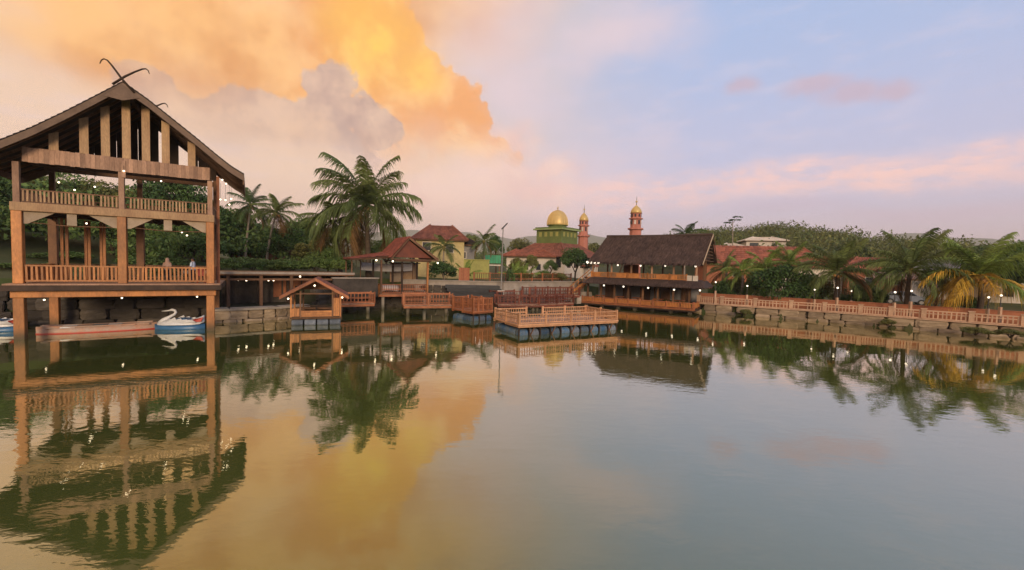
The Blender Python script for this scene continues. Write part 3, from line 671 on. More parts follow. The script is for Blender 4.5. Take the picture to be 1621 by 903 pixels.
for t in (T0+.15, T1-.15):                                        # crossed horns
    for pts in ([(4.79, 13.13), (4.28, 13.74), (3.91, 14.31), (3.72, 14.56), (3.58, 14.60), (3.48, 14.50), (3.42, 14.31)], [(3.9, 13.38), (4.41, 13.91), (4.8, 14.24), (5.12, 14.47), (5.26, 14.52), (5.36, 14.45), (5.41, 14.28)]):
        MB().tube([PF(s, t-.2, z) for s, z in pts], [.06, .055, .045, .04, .034, .028, .018], 8).build('horn', 'wood_dark', pav, smooth=True)
for k in range(15):                                               # rear gable boarding, gaps left
    s = .3+k*.52
    if k in (9, 11): continue
    MB().prism([PF(s, DEP+.1, 9.72), PF(s+.49, DEP+.1, 9.72), PF(s+.49, DEP+.1, max(9.75, rz_at(s+.49)-.3)), PF(s, DEP+.1, max(9.75, rz_at(s)-.3))], PF.w*.05).build('rear_gable_board', 'wood_dark', pav)
pbox('tie_beam', 'wood_brown', .1, 8.0, DEP-.1, DEP+.09, 9.3, 9.6)
for t in (1.6, 3.2): pbox('tie_beam', 'wood_brown', .1, 8.0, t-.09, t+.09, 9.1, 9.35)
for (px, py, t) in ((70, 475, 1.2), (193, 472, 1.2), (312, 470, 1.2), (137, 354, 1.5), (188, 367, .6), (288, 368, 2.4), (296, 373, 1.2), (93, 289, 1.6), (118, 301, 2.6), (196, 271, -.2), (333, 288, .4), (352, 285, 2.4), (358, 291, 1.5), (349, 316, 3), (357, 317, 2.2), (366, 315, 1.2), (363, 324, 2), (150, 296, 2.4), (255, 287, 2.6)):
    q = PF(4, t, 0); d = ray(px, py); k = ((q-c_p).dot(PF.w))/d.dot(PF.w); p = c_p+d*k
    zc = 2.5 if p.z < 2.5 else (6.44 if p.z < 6.5 else 9.4)
    lamp(pav, p, .045, max(.0, zc-p.z-.12))

# boardwalk leading from the pavilion to the bank, on the left
# people on the pavilion's lower floor
def person(label, pos, h, yaw, cloth, legs, scarf=None, arm='rest'):
    par = thing('person', label, 'person', pos); b = Vector(pos); k = h/1.7
    R = Matrix.Rotation(yaw, 3, 'Z')
    J = [(0, 0, .95, .15, .11), (0, 0, 1.15, .135, .10), (0, 0, 1.34, .17, .11), (0, 0, 1.45, .06, .06), (0, .02, 1.53, .065, .075), (0, .02, 1.63, .085, .10), (0, .02, 1.70, .05, .06),
         (.19, 0, 1.39, .055, .055), (.25, .03, 1.12, .042, .042), (.20, .24, 1.02, .034, .034), (.17, .32, 1.02, .028, .02), (-.19, 0, 1.39, .055, .055), (-.25, .03, 1.12, .042, .042), (-.20, .24, 1.02, .034, .034), (-.17, .32, 1.02, .028, .02),
         (.09, 0, .88, .09, .09), (.10, .02, .48, .06, .06), (.10, -.02, .09, .04, .04), (.10, .12, .03, .04, .025), (-.09, 0, .88, .09, .09), (-.10, .02, .48, .06, .06), (-.10, -.02, .09, .04, .04), (-.10, .12, .03, .04, .025)]
    E_ = [(0, 1), (1, 2), (2, 3), (3, 4), (4, 5), (5, 6), (2, 7), (7, 8), (8, 9), (9, 10), (2, 11), (11, 12), (12, 13), (13, 14), (0, 15), (15, 16), (16, 17), (17, 18), (0, 19), (19, 20), (20, 21), (21, 22)]
    me = bpy.data.meshes.new('body'); me.from_pydata([tuple(R@(Vector(j[:3])*k)) for j in J], E_, []); me.materials.append(MT['skin'])
    o = bpy.data.objects.new('body', me); COL.objects.link(o); o.parent = par
    md = o.modifiers.new('skin', 'SKIN'); me.skin_vertices if False else None
    sv = me.skin_vertices[0].data if me.skin_vertices else None
    if sv is None:
        bpy.context.view_layer.objects.active = o; sv = me.skin_vertices[0].data
    for i, j in enumerate(J): sv[i].radius = (j[3]*k, j[4]*k); sv[i].use_root = (i == 0)
    o.modifiers.new('sub', 'SUBSURF').levels = 1; o.modifiers['sub'].render_levels = 2
    def shell(name, pts, mat, n=12):
        mb = MB(); ob = len(mb.v)
        for (x, y, z, rx, ry) in pts:
            for q in range(n):
                g = 2*math.pi*q/n; mb.v.append(tuple(b+R@(Vector((x+rx*math.cos(g), y+ry*math.sin(g), z))*k)))
        for i in range(len(pts)-1):
            for q in range(n): q2 = (q+1) % n; mb.f.append((i*n+q, i*n+q2, (i+1)*n+q2, (i+1)*n+q))
        mb.f.append(tuple(range(n))); mb.f.append(tuple((len(pts)-1)*n+q for q in reversed(range(n)))); mb.build(name, mat, par, smooth=True)
    shell('shirt', [(0, 0, .86, .19, .14), (0, 0, 1.0, .185, .14), (0, 0, 1.2, .19, .14), (0, 0, 1.36, .21, .13), (0, 0, 1.43, .15, .10), (0, 0, 1.46, .07, .07)], cloth)
    for s in (1, -1):
        shell('sleeve', [(s*.17, 0, 1.42, .07, .07), (s*.21, .01, 1.33, .075, .075), (s*.25, .03, 1.14, .062, .062)], cloth, 8)
        shell('trouser_leg', [(s*.09, 0, .92, .115, .13), (s*.10, .02, .5, .085, .09), (s*.10, -.01, .1, .07, .08)], legs, 8)
    if scarf: shell('headscarf', [(0, 0, 1.15, .25, .20), (0, 0, 1.3, .24, .18), (0, -.01, 1.42, .16, .14), (0, 0, 1.5, .115, .13), (0, 0, 1.62, .11, .125), (0, 0, 1.71, .075, .09), (0, 0, 1.745, .02, .02)], scarf)
    else: shell('hair', [(0, -.01, 1.60, .098, .108), (0, -.005, 1.67, .094, .11), (0, 0, 1.73, .06, .07), (0, 0, 1.75, .02, .02)], 'hair')
    return par
fl_z = 2.862
pp = PF(5.85, .75, fl_z); person('person in a beige headscarf behind the lower railing of the stilt pavilion', pp, 1.45, PF.rz+2.6, 'beige_cloth', 'dark_cloth', 'beige_cloth')
pp = PF(7.05, .95, fl_z); person('person in a pale blue shirt standing by the right column of the stilt pavilion', pp, 1.5, PF.rz+1.3, 'blue_cloth', 'dark_cloth')
ch = thing('chair', 'red plastic chair behind the railing at the pavilion right column', 'chair', PF(7.5, .7, fl_z))
for s in (7.3, 7.68):
    for t in (.5, .88): PF.box(MB(), s-.025, s+.025, t-.025, t+.025, fl_z, fl_z+.42).build('leg', 'boat_red', ch)
PF.box(MB(), 7.26, 7.72, .46, .92, fl_z+.422, fl_z+.46).build('seat', 'boat_red', ch); PF.box(MB(), 7.26, 7.72, .47, .51, fl_z+.462, fl_z+.88).build('backrest', 'boat_red', ch)

# ------------------------------------------------------------------ boats
def hull(mb, c, ang, L, Wd, H, z0=-.15, nose=.35, n=14):
    c = Vector(c); a = Vector((math.cos(ang), math.sin(ang), 0)); b = Vector((-a.y, a.x, 0)); rows = []
    for i in range(n+1):
        t = i/n*2-1; w_ = Wd/2*max(.04, (1-abs(t)**2.6))**.6; sh = H*(1+.35*abs(t)**3)
        o = len(mb.v)
        for (k, zz) in ((-1, sh), (-.75, z0), (0, z0-.08), (.75, z0), (1, sh)): mb.v.append(tuple(c+a*t*L/2+b*w_*k+V(0, 0, zz)))
        rows.append(o)
    for i in range(n):
        for k in range(4): mb.f.append((rows[i]+k, rows[i+1]+k, rows[i+1]+k+1, rows[i]+k+1))
        mb.f.append((rows[i]+4, rows[i+1]+4, rows[i+1], rows[i]))
    return mb
def swan_boat(label, c, ang, sc=1.0, mir=False):
    t = thing('swan_boat', label, 'boat', c); c = Vector(c); a = Vector((math.cos(ang), math.sin(ang), 0)); b = Vector((-a.y, a.x, 0))
    P = lambda x, y, z: c+(a*x+b*y)*sc+V(0, 0, z*sc)
    hull(MB(), c, ang, 2.9*sc, 1.25*sc, .25*sc).build('hull', 'boat_blue', t, smooth=True)
    mb = MB(); rows = []
    prof = [(-1.35, .02, .36, .30), (-1.15, .35, .42, .36), (-.7, .54, .62, .36), (-.2, .56, .58, .36), (.3, .52, .54, .36), (.8, .42, .62, .36), (1.2, .28, .78, .4), (1.38, .08, .88, .5)]
    for (x, w_, zt, zb) in prof:
        o = len(mb.v); rows.append(o)
        for (k, z) in ((-1, zb-.06), (-1.02, (zt+zb)/2), (-.6, zt), (0, zt+.05), (.6, zt), (1.02, (zt+zb)/2), (1, zb-.06)): mb.v.append(tuple(P(x, w_*k, z)))
    for i in range(len(rows)-1):
        for k in range(6): mb.f.append((rows[i]+k, rows[i+1]+k, rows[i+1]+k+1, rows[i]+k+1))
    mb.f.append(tuple(rows[0]+k for k in range(7))); mb.f.append(tuple(rows[-1]+k for k in reversed(range(7))))
    mb.build('body', 'white', t, smooth=True)
    MB().tube([P(*q) for q in [(-1.15, 0, .35), (-.95, 0, .60), (-.62, 0, .80), (-.36, 0, .96), (-.26, 0, 1.10), (-.32, 0, 1.22), (-.48, 0, 1.27), (-.62, 0, 1.23)]], [x*sc for x in (.20, .15, .10, .085, .08, .085, .09, .06)], 10).build('neck', 'white', t, smooth=True)
    MB().tube([P(-.58, 0, 1.23), P(-.9, 0, 1.19), P(-1.08, 0, 1.18)], [.06*sc, .035*sc, .012*sc], 6).build('beak', 'white', t)
    for s in (-1, 1):
        w_ = MB()
        for k in range(4):
            x0 = -.35+k*.34; w_.prism([P(x0-.3, s*.50, .42), P(x0+.45, s*.52, .50), P(x0+.28, s*.57, .84-.07*k), P(x0-.05, s*.55, .66)], b*(.04*s*sc))
        w_.build('wing', 'white', t)
        MB().prism([P(.75, s*.46, .46), P(1.32, s*.25, .50), P(1.42, s*.18, .80), P(.95, s*.46, .68)], b*(.05*s*sc)).build('tail_panel', 'boat_red', t)
    MB().obox(P(.15, 0, .66), a*.3*sc, b*.42*sc, V(0, 0, .05)).build('seat', 'boat_blue', t)
    return t
pc = onz(284, 521); swan_boat('white swan pedal boat with blue hull and red tail under the stilt pavilion', (pc.x, pc.y+.1, 0), math.radians(14), .92)
pc = onz(-22, 527); swan_boat('white and red tail of a swan boat cut off at the left edge', (pc.x-.2, pc.y+.5, 0), math.radians(22), .92)
A, B = onz(40, 531), onz(246, 521); t = thing('long_canoe', 'long low orange and white canoe moored under the stilt pavilion', 'boat', ((A+B)/2)[:])
A += V(.2, .35, 0); B += V(-.1, .25, 0); an = math.atan2(B.y-A.y, B.x-A.x); Lc = (B-A).length
hull(MB(), (A+B)/2, an, Lc, .95, .30, n=26).build('hull', 'boat_orange', t, smooth=True)
hull(MB(), (A+B)/2, an, Lc*1.004, .97, .04, n=26).build('lower_hull', 'boat_red', t, smooth=True)
ad = (B-A).normalized(); bd = Vector((-ad.y, ad.x, 0))
for k in range(7):
    f0, f1 = .07+k*.125, .07+(k+.93)*.125; mdp = A.lerp(B, (f0+f1)/2)
    MB().obox(mdp+V(0, 0, .35), ad*Lc*(f1-f0)/2, bd*(.46 if 0 < k < 6 else .38), V(0, 0, .035)).build('deck_panel', ('boat_orange', 'white', 'boat_orange', 'plaster_grey', 'white', 'boat_orange', 'boat_orange')[k], t)
for s in (-1, 1):
    mb = MB(); pts = [A.lerp(B, .04+.92*i/14)+bd*s*.47*(1-abs(i/7-1)**2.6*.9)**.6+V(0, 0, .36+.08*abs(i/7-1)**3) for i in range(15)]
    mb.tube(pts, .045, 6).build('gunwale', 'boat_orange', t)

# ------------------------------------------------------------------ stone banks
STONE = []
for k in range(6):
    r = random.Random(k+40); mb = MB().obox((0, 0, 0), (.5, 0, 0), (0, .5, 0), (0, 0, .5))
    vs = []; n = 4
    for j in range(n+1):
        for i in range(12):
            g = 2*math.pi*i/12; c_, s_ = math.cos(g), math.sin(g); e = .22
            sx = math.copysign(abs(c_)**e, c_)*.5; sy = math.copysign(abs(s_)**e, s_)*.5; z = j/n-.5; q = 1-.08*abs(2*z)**3
            vs.append((sx*q*(1+r.uniform(-.07, .07)), sy*q*(1+r.uniform(-.07, .07)), z*(1+r.uniform(-.06, .06))))
    fs = [(j*12+i, j*12+(i+1) % 12, (j+1)*12+(i+1) % 12, (j+1)*12+i) for j in range(n) for i in range(12)]+[tuple(reversed(range(12))), tuple(n*12+i for i in range(12))]
    STONE.append((vs, fs))
SM_ = {}
def stone_mesh(k, mat):
    if (k, mat) not in SM_: m_ = MB(); m_.add(*STONE[k]); SM_[(k, mat)] = m_.mesh('stone', mat)
    return SM_[(k, mat)]
def stone_bank(label, pts, z0, z1, size, mat, rows, inset=.1, cap=None, gap=.0, name='stone_wall', backmat='earth_dark', depth=1.0):
    par = thing(name, label, 'wall', (pts[0][0], pts[0][1], 0)); mb = MB()
    for a, b in zip(pts, pts[1:]):
        A, B = V(a[0], a[1], 0), V(b[0], b[1], 0); d = B-A; L = d.length; t = d.normalized(); nrm = V(-t.y, t.x, 0)   # nrm points inland (left of path)
        mb.obox((A+B)/2+nrm*(.55+depth/2)+V(0, 0, (z0-1+z1-.04)/2), d/2*1.0, nrm*depth/2, V(0, 0, (z1-.04-z0+1)/2))
        rz = math.atan2(t.y, t.x)
        for j in range(rows):
            h = (z1-z0)/rows; x = random.uniform(-.3, .0)*size
            while x < L:
                w_ = size*random.uniform(.7, 1.5); 
                if random.random() >= gap:
                    p = A+t*(x+w_/2)+nrm*(inset+.35+random.uniform(-.1, .12)+j*.05)
                    o = inst(stone_mesh(random.randrange(6), mat), 'stone', par, (p.x, p.y, z0+(j+.5)*h+random.uniform(-.02, .02)), rz+random.uniform(-.1, .1), (w_*.97, .8, h*random.uniform(.92, 1.06)))
                    o.rotation_euler.y = random.uniform(-.05, .05)
                x += w_
    mb.build('backing', backmat, par)
    if cap:
        for a, b in zip(pts, pts[1:]):
            A, B = V(a[0], a[1], 0), V(b[0], b[1], 0); t = (B-A).normalized(); nrm = V(-t.y, t.x, 0)
            MB().obox((A+B)/2+nrm*(.0+cap[0]/2)+V(0, 0, z1+cap[1]/2+.03), (B-A)/2, nrm*cap[0]/2, V(0, 0, cap[1]/2)).build('coping', cap[2], par)
    return par
def rev(p): return p[::-1]
# pond outline runs left -> right seen from the camera, inland is on its left
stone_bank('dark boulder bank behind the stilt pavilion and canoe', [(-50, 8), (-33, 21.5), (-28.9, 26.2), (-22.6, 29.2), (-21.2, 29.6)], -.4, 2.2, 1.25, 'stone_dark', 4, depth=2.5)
stone_bank('low grey stone ledge right of the stilt pavilion', [(-20.1, 28.6), (-19.2, 29.2), (-16.9, 31.3), (-15.6, 33.2)], -.4, .78, .9, 'stone', 2, cap=(1.1, .14, 'concrete'))
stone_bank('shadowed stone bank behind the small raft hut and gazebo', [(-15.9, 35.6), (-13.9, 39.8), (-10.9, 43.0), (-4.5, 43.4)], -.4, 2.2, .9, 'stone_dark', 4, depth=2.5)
stone_bank('stone bank between the gazebo walkway and the thatched restaurant', [(-4.5, 43.4), (2, 46.9), (7.2, 51.7)], -.4, 1.9, .9, 'stone', 3, depth=2.0)
stone_bank('pale stone block bank under the right balustrade', [(19.4, 45.4), (21.4, 43.9), (26.4, 40.6), (30.6, 37.6), (33.6, 34.9), (37.7, 31.4), (44, 25), (52, 17)], -.35, .86, 1.35, 'stone', 2, gap=.05, cap=(1.2, .08, 'concrete_peach'), depth=2.5, backmat='stone_dark')

# ------------------------------------------------------------------ terrace with open undercroft, left of centre
TF = Frame((-22.4, 31.6), (.80, .60))
ter = thing('terrace', 'long terrace deck on posts with dark undercroft behind the stone ledge', 'terrace', TF(0, 0, 0))
def tbox(n, m_, *a): return TF.box(MB(), *a).build(n, m_, ter)
TL = 10.5
tbox('deck_slab', 'wood_brown', -1.5, TL, -.2, 5, 3.12, 3.34)
tbox('deck_edge', 'concrete', -1.52, TL+.02, -.26, -.21, 3.22, 3.40)
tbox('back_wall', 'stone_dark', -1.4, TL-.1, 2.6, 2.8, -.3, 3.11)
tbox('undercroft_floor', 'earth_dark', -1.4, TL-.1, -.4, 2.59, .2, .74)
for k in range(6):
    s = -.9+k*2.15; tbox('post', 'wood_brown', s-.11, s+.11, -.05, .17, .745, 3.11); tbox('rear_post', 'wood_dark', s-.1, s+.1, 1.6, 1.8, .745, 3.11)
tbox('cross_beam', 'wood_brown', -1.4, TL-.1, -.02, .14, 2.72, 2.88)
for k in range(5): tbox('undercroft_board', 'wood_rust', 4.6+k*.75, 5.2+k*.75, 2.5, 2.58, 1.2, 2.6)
for (px, py, t) in ((377, 443, .8), (390, 444, 1.2), (425, 444, .8), (475, 438, -.1), (433, 444, 1.5)):
    q = TF(4, t, 0); d = ray(px, py); k = ((q-c_p).dot(TF.w))/d.dot(TF.w); p = c_p+d*k; lamp(ter, p, .07, max(0, 3.1-p.z-.12))
wl = thing('parapet_wall', 'low grey parapet wall behind the small raft hut roof', 'wall', TF(8.2, -.6, 0))
TF.box(MB(), 8.6, 12.4, -.8, -.5, 1.3, 2.9).build('wall_body', 'stone_dark', wl); TF.box(MB(), 8.5, 12.5, -.86, -.44, 2.905, 3.0).build('coping', 'concrete', wl)

# ------------------------------------------------------------------ small floating hut
RF = Frame((-14.79, 28.59), (.928, .371))
raft = thing('raft_hut', 'small floating wooden hut with open front and gable roof on barrels', 'hut', RF(0, 0, 0))
def rbox(n, m_, *a): return RF.box(MB(), *a).build(n, m_, raft)
RW, RD = 3.18, 2.6
barrel_me = {}
def barrel(par, F, s, t, z, L=.85, r=.28, along='s', mat='barrel_blue'):
    d = F.u if along == 's' else F.w; c = F(s, t, z); key = (mat, L, r)
    if key not in barrel_me:
        pr = [(-.5, .80), (-.49, .93), (-.40, 1), (-.17, 1), (-.165, 1.05), (-.15, 1.05), (-.145, 1), (.145, 1), (.15, 1.05), (.165, 1.05), (.17, 1), (.40, 1), (.49, .93), (.5, .80)]
        barrel_me[key] = MB().tube([(x*L, 0, 0) for x, q in pr], [r*q for x, q in pr], 12).mesh('barrel', mat)
    return inst(barrel_me[key], 'barrel', par, c, math.atan2(d.y, d.x))
for k in range(4):
    for t in (.35, 2.2): barrel(raft, RF, .42+k*.79, t, .14, .7, .27, mat='barrel_grey')
for t in (.05, 1.2, 2.4): rbox('float_beam', 'wood_brown', -.02, RW+.02, t, t+.12, .42, .50)
rbox('deck', 'wood_brown', -.03, RW+.03, -.03, RD, .502, .56)
for s in (.05, .62, 2.62, RW-.05):
    for t in (.06, RD-.08):
        rbox('post', 'wood_orange' if s in (.05, RW-.05) else 'wood_brown', s-.05, s+.05, t-.05, t+.05, .562, 2.1 if s in (.05, RW-.05) else 2.35)
for (a, b, z1) in ((.10, .56, 1.15), (2.68, 3.07, 1.85)):
    n = max(3, int((b-a)/.13))
    for k in range(n): rbox('panel_board', 'wood_orange', a+(b-a)*k/n, a+(b-a)*(k+.92)/n, .03, .07, .60, z1)
for k in range(3): rbox('front_board', 'wood_orange', .57, 2.66, .02, .06, .58+k*.14, .58+k*.14+.13)
rbox('rear_board', 'wood_brown', .1, RW-.1, RD-.12, RD-.09, .58, 1.0)
rbox('bench', 'wood_brown', .6, 2.6, 1.5, 1.9, .95, 1.0)
for s in (.7, 2.4): rbox('bench_leg', 'wood_brown', s, s+.08, 1.6, 1.7, .562, .948)
rbox('table_top', 'wood_dark', .8, 2.3, .9, 1.3, 1.22, 1.26); rbox('table_leg', 'wood_dark', 1.5, 1.6, 1.05, 1.15, .562, 1.218)
def gable_roof(par, F, s0, s1, sm_, t0, t1, ze, zr, mat, th=.09, barge='wood_rust', name='roof'):
    for (e, sg) in ((s0, -1), (s1, 1)):
        a, b = F(e, t0, ze), F(sm_, t0, zr)
        MB().prism([a, b, b-V(0, 0, th), a-V(0, 0, th)] if sg < 0 else [b, a, a-V(0, 0, th), b-V(0, 0, th)], F.w*(t1-t0)).build(name, mat, par)
        for t in (t0-.06, t1+.005): MB().prism([F(e, t, ze+.03), F(sm_, t, zr+.03), F(sm_, t, zr-.17), F(e, t, ze-.17)], F.w*.055).build('bargeboard', barge, par)
gable_roof(raft, RF, -.58, 3.66, 1.57, -.5, RD+.4, 1.98, 3.2, 'tile_brown')
for (e, sg) in ((-.58, -1), (3.66, 1)):
    for k in range(9):
        f0 = k/9; s_ = e+(1.57-e)*f0; z_ = 1.98+(3.2-1.98)*f0; s2 = e+(1.57-e)*(f0+.12); z2 = 1.98+1.22*(f0+.12)
        MB().prism([RF(s_, -.42, z_+.012), RF(s2, -.42, z2+.002), RF(s2, -.42, z2+.022), RF(s_, -.42, z_+.05)], RF.w*(RD+.74)).build('roof_course', 'tile_brown', raft)
MB().prism([RF(.4, RD-.2, 2.3), RF(2.75, RD-.2, 2.3), RF(1.57, RD-.2, 3.0)], RF.w*.04).build('gable_panel', 'wood_orange', raft)
rbox('tie_beam', 'wood_brown', 0, RW, .02, .12, 2.1, 2.2)
for (s, t, z) in ((-.1, -.1, 1.83), (3.24, -.1, 1.9), (1.5, -.2, 2.72)): lamp(raft, RF(s, t, z), .06, .12)

# ------------------------------------------------------------------ gazebo with red tile roof
g0 = onz(602, 467, 1.4)
GF = Frame((g0.x, g0.y), (.86, .51))
gaz = thing('gazebo', 'open wooden gazebo with red tile gable roof on a raised deck', 'gazebo', GF(0, 0, 0))
def gbox(n, m_, *a): return GF.box(MB(), *a).build(n, m_, gaz)
GW, GD = 4.6, 3.4
gbox('deck', 'wood_rust', -.1, GW+.1, -.1, GD+.1, 1.22, 1.42)
for s in (.3, GW-.3):
    for t in (.3, GD-.3): gbox('stilt', 'pile_concrete', s-.12, s+.12, t-.12, t+.12, -1, 1.215)
for k in range(10): gbox('floor_board', 'wood_pink', -.05, GW+.05, k*.345-.02, k*.345+.31, 1.424, 1.45)
for (s, m_) in ((.08, 'wood_brown'), (2.0, 'wood_dark'), (GW-.1, 'wood_orange')):
    for t in (.08, GD-.1): gbox('post', m_ if t < 1 else 'wood_dark', s-.08, s+.08, t-.08, t+.08, 1.452, 4.6 if s < .5 else 4.49)
railing(gaz, GF(.16, .06), GF(GW-.2, .06), 1.45, .92, 26, 'wood_rust', False, bw=.05, mid=.5)
railing(gaz, GF(.06, .16), GF(.06, GD-.2), 1.45, .92, 20, 'wood_orange', False, bw=.07)
for k in range(7): gbox('side_panel', 'wood_orange', -.13, -.09, .05+k*.2, .22+k*.2, 1.2, 2.3)
for t in (.0, GD): gbox('eave_beam', 'wood_brown', 1.3, GW+.2, t, t+.16, 4.5, 4.66)
for s in (1.92, GW-.18): gbox('eave_beam', 'wood_brown', s, s+.16, .165, GD-.005, 4.5, 4.66)
ze, zr, sr = 4.78, 6.75, 2.5; sL, sR = .7, GW+.6
tileroof('roof_tiles', GF(sL, -.9, ze), GF(sL, GD+1.0, ze), GF(sr, GD+.6, zr), GF(sr, -.5, zr), 26, 14, 'tile_red', gaz, .085)
tileroof('roof_tiles', GF(sR, GD+1.0, ze), GF(sR, -.9, ze), GF(sr, -.5, zr), GF(sr, GD+.6, zr), 26, 14, 'tile_red', gaz)
MB().tube([GF(sr, -.55, zr+.03), GF(sr, GD+.65, zr+.03)], .1, 8).build('ridge_cap', 'tile_red', gaz)
MB().prism([GF(sL+.25, -.30, ze+.1), GF(sR-.5, -.30, ze+.1), GF(sr, -.26, zr-.25)], GF.w*.05).build('gable_panel', 'wood_wine', gaz)
for (e) in (sL, sR): MB().prism([GF(e, -.93, ze), GF(sr, -.53, zr+.05), GF(sr, -.53, zr-.16), GF(e, -.93, ze-.2)], GF.w*.05).build('bargeboard', 'wood_brown', gaz)
MB().beam(GF(sL, -.85, ze-.08), GF(sR, -.85, ze-.08), .07, .12).build('front_fascia', 'wood_brown', gaz)
MB().prism([GF(-2.6, -.2, 4.58), GF(.95, -.2, 4.86), GF(.95, GD, 4.86), GF(-2.6, GD, 4.58)], V(0, 0, -.07)).build('awning_frame', 'wood_brown', gaz)
tileroof('awning_tiles', GF(-2.7, GD, 4.60), GF(-2.7, -.3, 4.60), GF(.95, -.3, 4.98), GF(.95, GD, 5.3), 16, 10, 'tile_red', gaz, .07)
for t in (.3, GD-.2): gbox('awning_post', 'wood_brown', -2.5, -2.4, t, t+.1, 1.6, 4.54)
for (s, t, z) in ((-.55, -.7, 4.55), (.9, -.75, 4.5), (GW+.6, -.75, 4.45)): lamp(gaz, GF(s, t, z), .08, .1)
# table under cloth in the gazebo
tb = thing('table', 'table under a white cloth inside the gazebo', 'table', GF(1.0, 1.0, 1.45))
GF.box(MB(), .35, 1.75, .6, 1.4, 2.16, 2.2).build('table_top', 'wood_brown', tb)
for s in (.45, 1.6):
    for t in (.7, 1.25): GF.box(MB(), s, s+.06, t, t+.06, 1.452, 2.158).build('leg', 'wood_brown', tb)
mb = MB(); n = 40; ring = []
for i in range(n):
    g = 2*math.pi*i/n; ca, sa = math.cos(g), math.sin(g); x = math.copysign(abs(ca)**.4, ca)*.76; y = math.copysign(abs(sa)**.4, sa)*.46; ring.append((x, y))
for (k, z, wv) in ((.97, 2.225, 0), (1.02, 2.20, 0), (1.06, 1.98, .03), (1.09, 1.72, .06)):
    for i, (x, y) in enumerate(ring): q = k+wv*math.sin(i*1.9); mb.v.append(tuple(GF(1.05+x*q, 1.0+y*q, z+(.05*math.sin(i*.7) if wv > .05 else 0))))
for j in range(3):
    for i in range(n): i2 = (i+1) % n; mb.f.append((j*n+i, j*n+i2, (j+1)*n+i2, (j+1)*n+i))
mb.f.append(tuple(range(n))); mb.build('cloth', 'cloth_white', tb, smooth=True)
bn = thing('fabric_banner', 'white fabric banner strung behind the gazebo', 'banner', GF(-.6, GD+1.2, 0))
mb = MB(); nn = 16
for j in range(3):
    for i in range(nn+1): mb.v.append(tuple(GF(-.8+i*5.2/nn, GD+1.2+.06*math.sin(i*1.3+j), 3.55+j*.38-.12*math.sin(math.pi*i/nn))))
for j in range(2):
    for i in range(nn): o = j*(nn+1)+i; mb.f.append((o, o+1, o+nn+2, o+nn+1))
mb.build('cloth', 'cloth_white', bn, smooth=True)
for s in (-.85, 4.45): MB().tube([GF(s, GD+1.2, 1.8), GF(s, GD+1.2, 4.5)], .05, 6).build('pole', 'wood_brown', bn)
st = thing('food_stall', 'wooden stall with pale counter and shutter behind the gazebo', 'stall', GF(2.6, GD+1.8, 1.6))
GF.box(MB(), 2.4, 5.4, GD+2.4, GD+2.5, 2.3, 4.3).build('back_board', 'wood_pink', st)
for k in range(6): GF.box(MB(), 2.5, 3.6, GD+2.3, GD+2.38, 2.35+k*.3, 2.35+k*.3+.27).build('shutter_slat', 'pale_panel', st)
GF.box(MB(), 3.8, 5.3, GD+2.2, GD+2.38, 2.3, 4.0).build('door_panel', 'wood_tan', st)
GF.box(MB(), 2.3, 5.5, GD+1.8, GD+2.6, 4.3, 4.4).build('roof', 'roof_dark', st)

# ------------------------------------------------------------------ boardwalks with red rails over the water
def boardwalk(label, pts, wd, z, h, nper, mat, name='boardwalk', stilts=True, mid=.5, both=True, zs=None, indiv=False):
    par = thing(name, label, 'walkway', (pts[0][0], pts[0][1], 0))
    for i, (a, b) in enumerate(zip(pts, pts[1:])):
        A, B = V(a[0], a[1], 0), V(b[0], b[1], 0); d = B-A; t = d.normalized(); nr = V(-t.y, t.x, 0); L = d.length
        MB().obox((A+B)/2+V(0, 0, z-.10)+nr*wd/2, d/2, nr*wd/2, V(0, 0, .09)).build('deck_frame', mat, par)
        n = max(2, int(L/.3)); me = MB().obox((0, 0, 0), t*(L/n*.47), nr*wd/2, V(0, 0, .02)).mesh('deck_board', 'wood_pink')
        for k in range(n): inst(me, 'deck_board', par, (A+t*(k+.5)*L/n+nr*wd/2+V(0, 0, z+.013))[:])
        railing(par, A+nr*.06, B+nr*.06, z+.035, h, int(L*nper), mat, indiv, posts=max(2, int(L/1.6)+1), bw=.045, mid=mid)
        if both: railing(par, A+nr*(wd-.06), B+nr*(wd-.06), z+.035, h, int(L*nper), mat, False, posts=max(2, int(L/1.6)+1), bw=.045, mid=mid)
        if stilts:
            for k in range(max(2, int(L/3)+1)):
                p = A+t*(.4+(L-.8)*k/max(1, int(L/3)))+nr*wd/2
                MB().tube([(p.x, p.y, -1.2), (p.x, p.y, z-.2)], .15, 10).build('pile', 'pile_concrete', par, smooth=True)
    return par
boardwalk('low rust-red boardwalk between the raft hut and the gazebo deck', [(-14.2, 34.9), (-11.7, 36.6)], 1.2, .82, .92, 3.4, 'wood_rust')
boardwalk('rust-red boardwalk on concrete piles in front of the gazebo', [(-8.8, 35.0), (-5.0, 36.3)], 1.5, .86, .95, 4, 'wood_rust')
boardwalk('rust-red boardwalk zigzagging behind the large blue-barrel platform', [(-1.2, 38.6), (2.6, 39.6), (6.2, 42.6)], 1.5, .8, .8, 3, 'wood_wine')
boardwalk('upper rust-red boardwalk leading to the thatched restaurant stairs', [(1.8, 43.4), (7.4, 46.6)], 1.5, 1.3, .85, 3, 'wood_wine')
boardwalk('short rust-red gangway from the gazebo walk up to the bank', [(-1.4, 41.0), (1.0, 42.8)], 1.3, 1.05, .8, 3, 'wood_wine')

